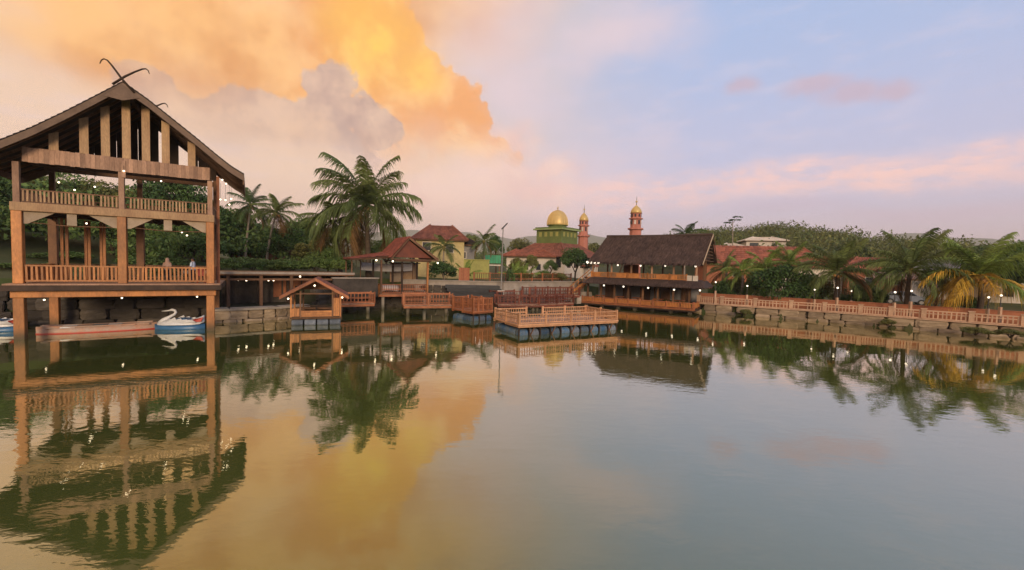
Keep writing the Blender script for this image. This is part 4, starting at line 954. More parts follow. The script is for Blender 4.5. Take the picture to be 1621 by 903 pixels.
def float_platform(label, A, u, Wd, Dp, zt, h, nf, mat, group, bal, gaps=(), braces=True, bmat='barrel_blue', nside=3, per=5.5, indiv=True):
    F = Frame(A, u); par = thing('floating_platform', label, 'platform', F(0, 0, 0))
    zb = -.08; bl = Wd/nf
    for k in range(nf): barrel(par, F, (k+.5)*bl, .32, zb+.14, bl*.80, .30, mat=bmat if k % 4 != 1 else 'barrel_grey'); barrel(par, F, (k+.5)*bl, Dp-.32, zb+.14, bl*.80, .30, mat=bmat)
    for k in range(nside):
        for s in (.32, Wd-.32): barrel(par, F, s, .75+(k+.5)*(Dp-1.5)/nside, zb+.14, .8, .29, along='t', mat=bmat)
    for t in (0, Dp/2-.06, Dp-.12): F.box(MB(), -.02, Wd+.02, t, t+.12, zt-.3, zt-.16).build('frame_beam', mat, par)
    for s in (0, Wd-.12): F.box(MB(), s, s+.12, .125, Dp/2-.065, zt-.3, zt-.16).build('frame_beam', mat, par)
    for k in range(nf+1):
        s = k*bl; MB().tube([F(min(max(s, .05), Wd-.05), .03, -.5), F(min(max(s, .05), Wd-.05), .03, zt-.3)], .045, 6).build('float_post', 'wood_dark', par)
        if braces and k % 2 and k < nf: MB().beam(F(s, .0, -.1), F(s+.35, .0, zt-.3), .05, .06).build('brace', 'wood_brown', par)
    n = int(Dp/.28); bme_ = MB().obox((0, 0, 0), F.u*Wd/2*1.01, F.w*(Dp/n*.47), V(0, 0, .025)).mesh('deck_board', 'wood_pink')
    for k in range(n): inst(bme_, 'deck_board', par, F(Wd/2, (k+.5)*Dp/n, zt-.13)[:])
    F.box(MB(), -.04, Wd+.04, -.05, -.005, zt-.18, zt-.08).build('edge_board', mat, par)
    F.box(MB(), -.05, -.01, .0, Dp, zt-.18, zt-.08).build('edge_board', mat, par)
    z0 = zt-.10
    railing(par, F(.05, .05), F(Wd-.05, .05), z0, h, int(Wd*per), bal, indiv, posts=5, bw=.04, mid=.52, mat2=mat, rw=.055)
    railing(par, F(.05, .12), F(.05, Dp-.1), z0, h, int(Dp*per), bal, indiv, posts=3, bw=.04, mid=.52, mat2=mat, rw=.055)
    railing(par, F(Wd-.05, .12), F(Wd-.05, Dp-.1), z0, h, int(Dp*per), bal, False, posts=3, bw=.045, mid=.52, mat2=mat)
    for (a, b) in gaps: railing(par, F(a, Dp-.06), F(b, Dp-.06), z0, h, int((b-a)*per), bal, False, posts=max(2, int((b-a)/1.8)+1), bw=.045, mid=.52, mat2=mat)
    return par
MT['wood_peach'] = surf('wood_peach', (.60, .33, .18), (.42, .21, .11), .55, 1.8, objvar=.2, bump=.25, fine=.42)
float_platform('large floating wooden platform with pale orange railings on blue barrels', (.50, 27.0), (.885, .466), 8.1, 3.7, .80, .66, 10, 'wood_peach', None, 'wood_peach', gaps=((.1, 2.6), (4.0, 8.0)))
float_platform('smaller rust-red floating platform on barrels beside the gazebo boardwalk', (-2.95, 33.25), (.72, .69), 2.0, 2.8, .85, 1.0, 3, 'wood_rust', None, 'wood_rust', gaps=((.1, 1.6),), braces=False, per=7, nside=2, indiv=False)

# ------------------------------------------------------------------ thatched restaurant
XF = Frame((8.01, 49.23), (.849, -.528))
res = thing('thatched_restaurant', 'two-storey waterside restaurant with big dark thatched roof and orange balconies', 'restaurant', XF(0, 0, 0))
def xbox(n, m_, *a): return XF.box(MB(), *a).build(n, m_, res)
XW, XD = 12.1, 6.0
xbox('base', 'stone_dark', .6, XW-.5, .9, XD, -1.2, .22)
xbox('floor_slab', 'wood_dark', -.1, XW+.1, -.15, XD, .225, .48)
xbox('slab_edge', 'wood_rust', -.1, XW+.1, -.20, -.155, .36, .52)
for k in range(7): xbox('stilt', 'stone_dark', .4+k*1.85, .75+k*1.85, .1, .45, -1.2, .22)
for a, b in ((.1, 4.0), (4.1, 8.0), (8.1, 12.0)):
    railing(res, XF(a, 0), XF(b, 0), .48, .64, 26, 'wood_orange', False, posts=4, bw=.06, mid=None, mat2='wood_rust', rw=.08)
    for k in range(3): xbox('rail_panel', 'wood_orange', a+.2+k*1.25, a+1.15+k*1.25, .02, .05, .62, .98)
railing(res, XF(XW, .1), XF(XW, 5), .48, .64, 20, 'wood_orange', False, posts=4, bw=.06, mat2='wood_rust')
for k in range(8):
    s = .6+k*1.56; xbox('column', 'wood_brown', s-.09, s+.09, .35, .53, .485, 3.1)
    xbox('inner_column', 'wood_brown', s+.5, s+.64, 3.2, 3.34, .485, 3.1)
xbox('rear_wall', 'plaster_grey', .3, XW-.3, 4.6, 4.75, .485, 3.1)
for k in range(5): xbox('rear_door', 'wood_brown', 1.2+k*2.2, 2.2+k*2.2, 4.5, 4.59, .485, 2.5)
for k in range(5): xbox('dining_table', 'wood_rust', 1.0+k*2.2, 2.0+k*2.2, 1.6, 2.4, 1.12, 1.2); xbox('table_pedestal', 'wood_dark', 1.4+k*2.2, 1.6+k*2.2, 1.9, 2.1, .485, 1.115)
xbox('upper_floor', 'wood_dark', .2, XW-.1, .3, XD, 3.105, 3.3)
ap = [XF(0.4, -1.0, 2.74), XF(XW+1.0, -1.0, 2.74), XF(XW+.4, .25, 3.32), XF(.9, .25, 3.32)]
MB().prism(ap, V(0, 0, -.12)).build('apron_roof', 'thatch_base', res)
ap2 = [XF(XW+1.0, -1.0, 2.74), XF(XW+1.0, 5.5, 2.74), XF(XW+.4, 5.0, 3.32), XF(XW+.4, .25, 3.32)]
MB().prism(ap2, V(0, 0, -.12)).build('apron_roof', 'thatch_base', res)
mb = MB()
for k in range(900):                                   # ragged thatch ends along the apron
    s = random.uniform(.45, XW+.95); t = random.uniform(-.95, .1); z = 2.76+(t+1.0)*.46; l = random.uniform(.2, .42)
    mb.add([XF(s-.02, t, z+.03), XF(s+.02, t, z+.03), XF(s+.015, t-l, z-l*.5), XF(s-.015, t-l, z-l*.5)], [(0, 1, 2, 3)])
mb.build('apron_thatch', 'thatch', res, kind='stuff')
for a, b, kind in ((1.0, 3.0, 0), (3.0, 5.1, 1), (5.1, 7.3, 0), (7.3, 9.5, 1), (9.5, 11.2, 0)):
    railing(res, XF(a, .3), XF(b, .3), 3.305, .62, 14, 'wood_orange', False, posts=2, bw=.06, mat2='wood_orange', rw=.08)
    xbox('balcony_panel', 'wood_orange', a+.15 if kind == 0 else a+.9, b-.9 if kind == 0 else b-.1, .25, .275, 3.42, 3.84)
for k in range(2): xbox('white_box', 'plaster_white', 11.25+k*.55, 11.7+k*.55, .22, .5, 3.33, 3.86)
for k in range(6):
    s = 1.1+k*2.2; xbox('upper_column', 'wood_pink', s-.08, s+.08, .35, .51, 3.305, 5.3); xbox('upper_column', 'wood_brown', s-.08, s+.08, 5.3, 5.46, 3.305, 5.3)
xbox('upper_column', 'wood_brown', 12.5, 12.68, 2.6, 2.78, 3.305, 6.6)
xbox('eave_beam', 'wood_brown', .9, 12.4, .32, .50, 5.12, 5.28)
xbox('screen', 'wood_rust', 3.2, 5.0, 5.0, 5.06, 3.31, 4.9)
# thatch: displaced slopes plus straw
def thatch_slope(e0, e1, r0, r1, seed):
    nu, nv = 70, 22; r = np.random.default_rng(seed); a, b, c, d = map(lambda q: np.array(q[:]), (e0, e1, r1, r0)); v = []
    nrm = np.cross(b-a, d-a); nrm /= np.linalg.norm(nrm); nrm = nrm*np.sign(nrm[2])
    noise = r.normal(size=(nv+1, nu+1)); noise = (noise+np.roll(noise, 1, 1)+np.roll(noise, 1, 0))/3
    for j in range(nv+1):
        for i in range(nu+1):
            u_, w_ = i/nu, j/nv; p = (a*(1-u_)+b*u_)*(1-w_)+(d*(1-u_)+c*u_)*w_
            sag = -.10*math.sin(w_*math.pi)+.05*math.sin(u_*9+seed)*w_; p = p+nrm*(noise[j, i]*.05+sag); 
            if j == 0: p = p+np.array([0, 0, r.normal()*.03])
            v.append(tuple(p))
    q = [(j*(nu+1)+i, j*(nu+1)+i+1, (j+1)*(nu+1)+i+1, (j+1)*(nu+1)+i) for j in range(nv) for i in range(nu)]
    mb = MB(); mb.add(v, q); mb.add([tuple(np.array(x)-nrm*.22) for x in v], [tuple(reversed(f)) for f in q])
    mb.build('thatch_slope', 'thatch_base', res)
    st_ = MB(); dn = (a-d)/np.linalg.norm(a-d); sd = (b-a)/np.linalg.norm(b-a)
    for k in range(5200):
        u_, w_ = r.uniform(0, 1), r.uniform(-.0, .98); p = (a*(1-u_)+b*u_)*(1-w_)+(d*(1-u_)+c*u_)*w_; p = p+nrm*(-.10*math.sin(w_*math.pi)+.05*math.sin(u_*9+seed)*w_+r.uniform(.02, .09))
        l = r.uniform(.25, .6); dd = dn+sd*r.normal()*.18-nrm*r.uniform(0, .12); ww = sd*r.uniform(.012, .03)
        st_.add([p-ww, p+ww, p+dd*l+ww*.6, p+dd*l-ww*.6], [(0, 1, 2, 3)])
    st_.build('straw', 'thatch', res, kind='stuff')
thatch_slope(XF(.75, -.45, 5.02), XF(12.65, -.45, 5.02), XF(1.75, 3.0, 8.12), XF(13.05, 3.0, 8.14), 3)
thatch_slope(XF(13.15, 6.6, 5.35), XF(.75, 6.6, 5.35), XF(13.05, 3.0, 8.14), XF(1.75, 3.0, 8.12), 4)
mb = MB(); MB().tube([XF(1.7, 3.0, 8.1), XF(7, 3.0, 8.06), XF(13.1, 3.0, 8.16)], .16, 8).build('ridge_cap', 'thatch_base', res)
MB().prism([XF(12.72, -.5, 5.0), XF(13.12, 3.0, 8.22), XF(13.12, 3.0, 8.02), XF(12.72, -.32, 4.92)], XF.u*.07).build('bargeboard', 'pale_panel', res)
MB().prism([XF(13.2, 6.65, 5.3), XF(13.12, 3.0, 8.22), XF(13.12, 3.0, 8.02), XF(13.2, 6.45, 5.25)], XF.u*.07).build('bargeboard', 'wood_brown', res)
for k in range(8):                                     # gable lattice
    z = 5.4+k*.33; f = (8.05-z)/3.0; MB().beam(XF(12.85, 3.0-3.1*f, z), XF(12.95, 3.0+3.1*f, z), .05, .07).build('gable_batten', 'wood_brown', res)
MB().prism([XF(12.6, .3, 5.35), XF(12.6, 5.8, 5.45), XF(12.75, 3.0, 7.9)], XF.u*.04).build('gable_panel', 'wood_dark', res)
MB().prism([XF(.75, -.3, 5.05), XF(.75, 6.4, 5.35), XF(1.75, 3.0, 8.0)], XF.u*.1).build('thatch_end', 'thatch_base', res)
for (px, py, t) in ((978, 420, .1), (1014, 421, .1), (1053, 421, .1), (1101, 422, .1), (987, 454, -.3), (1026, 456, -.3), (1067, 459, -.3), (1108, 460, -.3), (956, 452, -.2)):
    q = XF(4, t, 0); d = ray(px, py); k = ((q-c_p).dot(XF.w))/d.dot(XF.w); p = c_p+d*k; lamp(res, p, .095, .12, 'globe')
for k in range(4):
    p = XF(.7+k*.42, -.25, 4.98); lamp(res, p, .15, .02, 'globe', 'paper_lantern')
# outside stair on the left
for k in range(11):
    a = XF(.6-k*.0, .0, 0); XF.box(MB(), -2.2+k*.27, -1.9+k*.27, .2, 1.3, .7+k*.235, .76+k*.235).build('stair_tread', 'wood_pink', res)
for t in (.15, 1.32):
    MB().beam(XF(-2.2, t, .6), XF(.9, t, 3.3), .07, .26).build('stair_stringer', 'wood_orange', res); MB().beam(XF(-2.2, t, 1.5), XF(.9, t, 4.2), .07, .08).build('handrail', 'wood_orange', res)
    for k in range(6): f = k/5.5; p = XF(-2.1+2.9*f, t, .75+2.55*f); MB().beam(p, p+V(0, 0, .85), .05, .05).build('handrail_post', 'wood_orange', res)
for i, (px, py, s) in enumerate(((921, 467, 1.0), (928, 471, 1.3), (914, 473, .8))):
    p = onz(px, py, .9); o = bpy.data.objects.new('boulder', stone_mesh(i+1, 'concrete')); COL.objects.link(o); o.location = (p.x, p.y, 1.0-.12*i); o.scale = (s, s*.8, s*(1.0 if i else 1.5)); o.rotation_euler.z = i
    tag(o, ('tall pale boulder at the foot of the restaurant stairs', 'broad pale boulder lowest beside the restaurant stairs', 'small pale boulder left of the restaurant stairs')[i], 'boulder')
# small seats of dark steps going down to the water
sp_ = thing('stone_staircase', 'wide dark stone steps going down to the water left of the light pole', 'steps', (-4.6, 41.6, 0))
SF = Frame((-5.6, 40.2), (.985, .17))
for k in range(5): SF.box(MB(), 0-.15*k, 5.2-.1*k, k*.5, 3.2, .9+k*.28 if k == 0 else .9+k*.28+.002, .9+(k+1)*.28).build('step', 'asphalt', sp_)
kerb = thing('retaining_wall', 'long pale concrete retaining wall along the road behind the boardwalks', 'wall', (-9, 43.6, 0))
for a, b in (((-11.0, 43.4), (-1.0, 44.4)), ((-1.0, 44.4), (8.6, 52.0))):
    A, B = V(*a, 0), V(*b, 0); t_ = (B-A).normalized(); n_ = V(-t_.y, t_.x, 0)
    MB().obox((A+B)/2+V(0, 0, 1.5), (B-A)/2, n_*.2, V(0, 0, 1.12)).build('wall_body', 'concrete', kerb); MB().obox((A+B)/2+V(0, 0, 2.67), (B-A)/2, n_*.3, V(0, 0, .045)).build('coping', 'concrete', kerb)
# light pole with a lamp head, planter at its foot
pb = atd(793, 466, 42.6)
lp = thing('street_light', 'tall thin street light with dark tilted panel head on white block', 'street light', (pb.x, pb.y, 1.0))
MB().tube([(pb.x, pb.y, 1.9), (pb.x+.05, pb.y, 8.1)], [.07, .045], 8).build('pole', 'metal_pole', lp)
MB().box(pb.x-.35, pb.x+.35, pb.y-.3, pb.y+.3, .9, 1.9).build('plinth', 'plaster_white', lp)
MB().obox((pb.x+.18, pb.y, 8.25), (.28, 0, .30), (0, .25, 0), (.03, 0, -.03)).build('solar_panel', 'metal_dark', lp); MB().beam((pb.x+.05, pb.y, 8.0), (pb.x+.16, pb.y-.03, 8.2), .05, .05).build('bracket', 'metal_dark', lp)
# boundary fence on the far road edge
fn = thing('garden_fence', 'low rust-brown slatted fence in front of the mosque', 'fence', (-3, 47, 2.3))
Fp = [(-4.2, 47.0), (1.0, 49.2), (7.6, 55.5)]
for a, b in zip(Fp, Fp[1:]): railing(fn, V(*a, 0), V(*b, 0), 2.35, 1.15, int(math.dist(a, b)*4), 'wood_brown', False, posts=int(math.dist(a, b)/1.6)+1, bw=.06, mid=.45, mat2='wood_rust')
bs = thing('panel_screen', 'upright terracotta screen of boards by the bush', 'screen', (-5.5, 47.5, 2.3)); 
for k in range(6): MB().box(-5.9+k*.2, -5.72+k*.2, 47.4, 47.46, 2.3, 4.0).build('board', 'plaster_terracotta', bs)

# ------------------------------------------------------------------ mosque and minarets
def hip_roof(par, c, hx, hz_, top, ze, zt, ang, mat, nu=22, nv=10):
    c = Vector(c); R = Matrix.Rotation(ang, 3, 'Z'); E_ = [c+R@V(sx*hx, sy*hz_, ze) for sx, sy in ((-1, -1), (1, -1), (1, 1), (-1, 1))]
    Tp = [c+R@V(sx*top[0], sy*top[1], zt) for sx, sy in ((-1, -1), (1, -1), (1, 1), (-1, 1))]
    for i in range(4): tileroof('roof_tiles', E_[i], E_[(i+1) % 4], Tp[(i+1) % 4], Tp[i], nu, nv, mat, par, .06)
    for i in range(4): MB().tube([E_[i]+V(0, 0, .08), Tp[i]+V(0, 0, .08)], .14, 6).build('hip_cap', mat, par)
Ym = 84; mc = atd(881, 400, Ym); mz = 3.0; MS = 680/Ym
zz = lambda py, px=881, Y=Ym: atd(px, py, Y).z
msq = thing('mosque', 'mosque with golden dome over green tier and brown hipped roof', 'mosque', (mc.x, mc.y, mz))
C0 = V(mc.x, mc.y, 0); AN = math.radians(50); Rm = Matrix.Rotation(AN, 3, 'Z')
def mbox(n, m_, hx, hy, z0, z1, cx=0, cy=0): 
    return MB().obox(C0+Rm@V(cx, cy, (z0+z1)/2), Rm@V(hx, 0, 0), Rm@V(0, hy, 0), V(0, 0, (z1-z0)/2)).build(n, m_, msq)
zt_r, ze_r = zz(388), zz(408)
mbox('wall', 'plaster_white', 5.7, 5.7, mz-1, ze_r-.05)
for k in range(5):
    for (cx, cy, hx, hy) in ((-4.4+k*2.2, -5.72, .5, .05), (-5.72, -4.4+k*2.2, .05, .5)): mbox('window', 'glass', hx, hy, mz+1.2, mz+3.0, cx, cy)
hip_roof(msq, C0, 6.6, 6.6, (2.9, 2.9), ze_r, zt_r+.15, AN, 'tile_brown')
zg0, zg1 = zt_r, zz(366)
mbox('green_tier', 'green_paint', 2.85, 2.85, zg0, zg1)
for k in range(4):
    for (cx, cy, hx, hy) in ((-1.9+k*1.27, -2.87, .30, .03), (-2.87, -1.9+k*1.27, .03, .30)): mbox('tier_window', 'plaster_olive', hx, hy, zg1-1.25, zg1-.4, cx, cy)
mbox('tier_roof', 'green_trim', 3.35, 3.35, zg1+.003, zg1+.28); mbox('tier_roof_top', 'green_paint', 3.05, 3.05, zg1+.284, zg1+.55)
zd0 = zz(357.5)
MB().lathe(C0+V(0, 0, zg1+.55), [(2.0, 0), (2.0, .15), (1.75, .2), (1.75, zd0-zg1-.6), (2.05, zd0-zg1-.58), (2.05, zd0-zg1-.5)], 16).build('drum', 'green_paint', msq)
Hd = zz(333)-zd0
prof = [(2.0, 0), (2.06, .06), (2.06, .18), (2.0, .34), (1.86, .52), (1.62, .68), (1.28, .82), (.85, .92), (.45, .97), (.16, 1.0), (.05, 1.06)]
ribs = MB().lathe(C0+V(0, 0, zd0), [(r*.98, z*Hd) for r, z in prof], 40); ribs.build('dome', 'gold', msq, smooth=True)
for k in range(20):
    g = 2*math.pi*k/20; MB().tube([C0+V(math.cos(g)*r, math.sin(g)*r, zd0+z*Hd) for r, z in prof[:10]], .035, 4).build('dome_rib', 'gold', msq)
MB().tube([C0+V(0, 0, zd0+Hd*1.02), C0+V(0, 0, zd0+Hd*1.32)], [.08, .02], 6).build('finial', 'gold', msq); ball(C0+V(0, 0, zd0+Hd*1.14), .16, 8).build('finial_ball', 'gold', msq)
mbox('porch_roof', 'tile_brown', 1.6, 1.2, zz(421), zz(418), 1.2, -6.6)
for cx in (-.2, 2.6): mbox('porch_post', 'plaster_white', .12, .12, mz-.5, zz(421)-.01, cx, -7.5)
mbox('lintel', 'green_trim', 2.2, .12, zz(415), zz(412), -3.0, -5.85)
def minaret(label, px, Y, tip, y_dt, y_db, lv, wpx):
    k = Y/680; c = atd(px, 400, Y); c.z = 0; z = lambda py: atd(px, py, Y).z; t = thing('minaret', label, 'minaret', (c.x, c.y, 3)); q = wpx*k/2
    def oct_(n_, m_, r0, r1, z0, z1): return MB().lathe(c+V(0, 0, z0), [(r0, 0), (r1, z1-z0)], 8).build(n_, m_, t)
    oct_('shaft', 'minaret', q*1.25, q*1.05, 2, z(lv[3]))
    MB().lathe(c+V(0, 0, z(lv[3])), [(q*1.1, 0), (q*1.42, k*1.2), (q*1.42, k*3.2), (q*1.30, k*3.3)], 8).build('gallery', 'minaret', t)
    oct_('middle_chamber', 'minaret', q*.98, q*.92, z(lv[3])+k*3.3, z(lv[1]))
    for i in range(8):
        g = math.pi/8+i*math.pi/4; MB().obox(c+V(math.cos(g)*q*.92, math.sin(g)*q*.92, z((lv[1]+lv[2])/2+1)), (-math.sin(g)*q*.16, math.cos(g)*q*.16, 0), (math.cos(g)*.06, math.sin(g)*.06, 0), (0, 0, k*3.2)).build('arch_opening', 'plaster_white' if i % 2 else 'glass', t)
    MB().lathe(c+V(0, 0, z(lv[1])), [(q*1.0, 0), (q*1.28, k*.8), (q*1.28, k*2.0), (q*.95, k*2.1)], 8).build('cornice', 'minaret', t)
    oct_('upper_chamber', 'minaret', q*.95, q*.92, z(lv[1])+k*2.1, z(y_db)-k*1)
    for i in range(8):
        g = math.pi/8+i*math.pi/4; MB().obox(c+V(math.cos(g)*q*.9, math.sin(g)*q*.9, (z(lv[1])+k*2.1+z(y_db))/2), (-math.sin(g)*q*.14, math.cos(g)*q*.14, 0), (math.cos(g)*.05, math.sin(g)*.05, 0), (0, 0, k*2)).build('upper_opening', 'glass', t)
    MB().lathe(c+V(0, 0, z(y_db)-k), [(q*.92, 0), (q*1.1, k*.6), (q*1.05, k)], 8).build('dome_ring', 'minaret', t)
    Hh = z(y_dt)-z(y_db); MB().lathe(c+V(0, 0, z(y_db)), [(q*.98, 0), (q*1.0, Hh*.15), (q*.88, Hh*.40), (q*.62, Hh*.66), (q*.30, Hh*.86), (q*.08, Hh)], 16).build('dome', 'gold', t, smooth=True)
    MB().tube([c+V(0, 0, z(y_dt)-.05), c+V(0, 0, z(tip))], [.10, .03], 6).build('finial', 'metal_pole', t); ball(c+V(0, 0, z(y_dt)+(z(tip)-z(y_dt))*.4), .2, 8).build('finial_ball', 'gold', t)
minaret('pink minaret with gold cap standing behind the thatched restaurant roof', 1004.5, 82, 311, 325, 338, (338, 348, 355, 365), 17.5)
minaret('pink minaret with gold cap right beside the mosque dome', 922.5, 98, 324, 337, 350, (349, 359, 366, 376), 14.5)

# ------------------------------------------------------------------ houses
def house(label, c, hx, hy, z0, ze, zr, ang, wall, roof, top=(.5, 0), over=.6, wins=(), name='house', cat='house'):
    t = thing(name, label, cat, (c[0], c[1], z0)); c = V(c[0], c[1], 0); R = Matrix.Rotation(ang, 3, 'Z')
    MB().obox(c+V(0, 0, (z0+ze)/2), R@V(hx, 0, 0), R@V(0, hy, 0), V(0, 0, (ze-z0)/2)).build('wall', wall, t)
    hip_roof(t, c, hx+over, hy+over, (hx*top[0]+.05, hy*top[1]+.05), ze+.02, zr, ang, roof, 26, 9)
    MB().obox(c+V(0, 0, ze-.07), R@V(hx+over*.9, 0, 0), R@V(0, hy+over*.9, 0), V(0, 0, .05)).build('eave_board', 'wood_brown', t)
    for (s, z, w_, h) in wins:
        o = MB().obox(c+R@V(s, -hy-.02, 0)+V(0, 0, z), R@V(w_/2, 0, 0), R@V(0, .04, 0), V(0, 0, h/2)).build('window', 'plaster_white', t)
        MB().obox(c+R@V(s, -hy-.06, 0)+V(0, 0, z), R@V(w_/2-.08, 0, 0), R@V(0, .015, 0), V(0, 0, h/2-.08)).build('pane', 'glass', o)
    return t
p = atd(700, 400, 60); house('yellow house with brown hipped roof behind the gazebo', (p.x-.2, p.y), 3.2, 3, 2, atd(700, 382, 60).z, atd(700, 358, 60).z, .12, 'plaster_yellow', 'tile_brown', (.45, 0), .5, ((-1.7, 6.6, 1.2, 1.2), (1.3, 6.4, 1.1, 1.2)))
p = atd(733, 400, 62); house('grey-walled annex with dark roof right of the yellow house', (p.x, p.y+.5), 1.5, 3, 2, atd(733, 389, 62).z, atd(733, 379, 62).z, .12, 'plaster_grey', 'roof_dark', (.5, 0), .5, ((0, 5.6, .8, 1.0),))
p = atd(752, 425, 58); ob = thing('garden_wall', 'plain olive yellow garden wall between bush and palms', 'wall', (p.x, p.y, 2)); MB().obox((p.x, p.y, 3.4), (1.9, .2, 0), (-.01, .12, 0), (0, 0, 1.55)).build('wall_body', 'plaster_olive', ob); MB().obox((p.x, p.y, 5.0), (1.95, .2, 0), (-.02, .2, 0), (0, 0, .06)).build('coping', 'plaster_olive', ob)
p = atd(778, 425, 66); st = thing('market_stall', 'stall with green awning and pale flat roof left of the light pole', 'stall', (p.x, p.y, 2.5))
MB().box(p.x-1.5, p.x+1.4, p.y, p.y+2, atd(778, 421, 66).z, atd(778, 419, 66).z).build('flat_roof', 'plaster_white', st)
for k in range(6): MB().box(p.x-1.1+k*.42, p.x-.71+k*.42, p.y+.8, p.y+.85, atd(778, 417, 66).z, atd(778, 404, 66).z).build('awning_panel', 'green_awning', st)
for x in (-1.3, 1.2): MB().box(p.x+x-.08, p.x+x+.08, p.y+.1, p.y+.26, 2.2, atd(778, 421, 66).z-.01).build('post', 'wood_brown', st)
p = atd(838, 425, 72); house('low white house with brown roof left of the mosque', (p.x, p.y), 3.6, 2.5, 2.2, atd(838, 407, 72).z, atd(838, 396, 72).z, -.1, 'plaster_white', 'tile_rust', (.6, 0), .7, ((-2.2, 4.2, .9, 1.1), (-.4, 4.2, .9, 1.1), (1.6, 4.2, .9, 1.1)))
p = atd(405, 400, 66); house('small red-roofed house among the left trees', (p.x+.6, p.y), 3, 2.5, 3, atd(410, 385, 66).z, atd(410, 371, 66).z, .3, 'plaster_terracotta', 'tile_red', (.5, 0), .5, ((0, 6, .9, 1),))
p = atd(1195, 420, 72); house('long low house with wide rust tile roof behind the restaurant', (p.x, p.y), 8.5, 4.0, 1.5, atd(1190, 420, 72).z, atd(1190, 391, 74).z, -.18, 'plaster_terracotta', 'tile_rust', (.8, 0), .7, ((-4, 4, 1.2, 1.1), (0, 4, 1.2, 1.1), (4, 4, 1.2, 1.1)))
p = atd(1275, 420, 66); house('lower rust-roofed house stepping down beside the long roof', (p.x, p.y), 3.8, 3, 1.5, atd(1270, 424, 66).z, atd(1270, 407, 66).z, -.3, 'plaster_white', 'tile_rust', (.6, 0), .6, ((0, 3, 1, 1),))
p = atd(1206, 388, 96); house('white house with pale flat-pitched roof on the hillside', (p.x, p.y), 3.9, 3, 4, atd(1206, 383, 96).z, atd(1206, 376, 96).z, -.25, 'plaster_white', 'plaster_white', (.45, 0), .4, ((-2.4, atd(1206, 389, 96).z, 1.8, 1.0), (1.6, atd(1206, 389, 96).z, 1.2, .9)))
p = atd(1155, 395, 90); house('small pale gabled roof peeking above the long rust roof', (p.x, p.y), 2.6, 2.5, 4, atd(1155, 393, 90).z, atd(1155, 386, 90).z, -.25, 'plaster_white', 'plaster_white', (.2, 0), .3, ((0, 5.5, .8, .8),))
p = atd(1372, 425, 62); house('terracotta-roofed house half hidden between two right palms', (p.x+1, p.y), 4, 3, 1.5, atd(1372, 428, 62).z, atd(1372, 408, 62).z, -.35, 'plaster_terracotta', 'tile_rust', (.5, 0), .7, ((-1.5, 3.6, 1, 1), (1.5, 3.6, 1, 1)))
p = atd(1490, 440, 56); house('white-walled house behind the yellow-fronded palm', (p.x, p.y), 3.6, 3, 1.2, atd(1490, 430, 56).z, atd(1490, 412, 56).z, -.5, 'plaster_white', 'plaster_grey', (.4, 0), .5, ((-1.2, 3.5, 1, 1.1), (1.2, 3.5, 1, 1.1)))
p = atd(1598, 460, 50); house('pale house at the right edge behind the palms', (p.x+2, p.y+1), 3.4, 3, 1.2, atd(1598, 440, 50).z, atd(1598, 424, 50).z, -.6, 'plaster_white', 'tile_brown', (.5, 0), .6, ((-1.5, 2.8, 1, 1.1),))
# carport and car
p = atd(1447, 462, 47.5); cp_ = thing('carport', 'low brown carport roof on posts above the parked car', 'carport', (p.x, p.y, 1.2)); R = Matrix.Rotation(-.62, 3, 'Z'); c = V(p.x, p.y+1, 0)
MB().obox(c+V(0, 0, 4.35), R@V(3.0, 0, 0), R@V(0, 2.2, .35), V(0, 0, .08)).build('roof', 'wood_brown', cp_)
for sx in (-2.7, 2.7):
    for sy in (-1.8, 1.8): q = c+R@V(sx, sy, 0); MB().box(q.x-.07, q.x+.07, q.y-.07, q.y+.07, 1.0, 3.95).build('post', 'wood_brown', cp_)
def car(label, c, ang):
    t = thing('parked_car', label, 'car', c); c = Vector(c); R = Matrix.Rotation(ang, 3, 'Z'); P = lambda x, y, z: c+R@V(x, y, z)
    side = [(-2.05, .35), (-2.1, .75), (-1.95, .95), (-1.5, 1.02), (-.95, 1.45), (.45, 1.48), (1.05, 1.05), (1.85, .92), (2.08, .72), (2.1, .35)]
    MB().prism([P(x, -.82, z) for x, z in side], R@V(0, 1.64, 0)).build('body', 'car_paint', t, bevel=.06)
    for y in (-.835, .82):
        MB().prism([P(x, y, z) for x, z in [(-1.35, 1.03), (-.9, 1.39), (-.28, 1.41), (-.28, 1.03)]], R@V(0, .015, 0)).build('side_window', 'glass', t)
        MB().prism([P(x, y, z) for x, z in [(-.2, 1.03), (-.2, 1.41), (.40, 1.42), (.9, 1.05)]], R@V(0, .015, 0)).build('side_window', 'glass', t)
    for x in (-1.3, 1.3):
        for y in (-.84, .66):
            w_ = MB().tube([P(x, y, .33), P(x, y+.18, .33)], .33, 16).build('wheel', 'rubber', t); MB().tube([P(x, y-.01, .33), P(x, y+.19, .33)], .19, 12).build('rim', 'metal_pole', w_)
    for y in (-.62, .62): MB().obox(P(2.07, y, .72), R@V(.04, 0, 0), R@V(0, .15, 0), V(0, 0, .07)).build('headlight', 'white', t)
car('grey-blue car parked under the carport behind the right bank', (c.x-.3, c.y-.2, gz((c.x, c.y))+.02), -.62+.05)

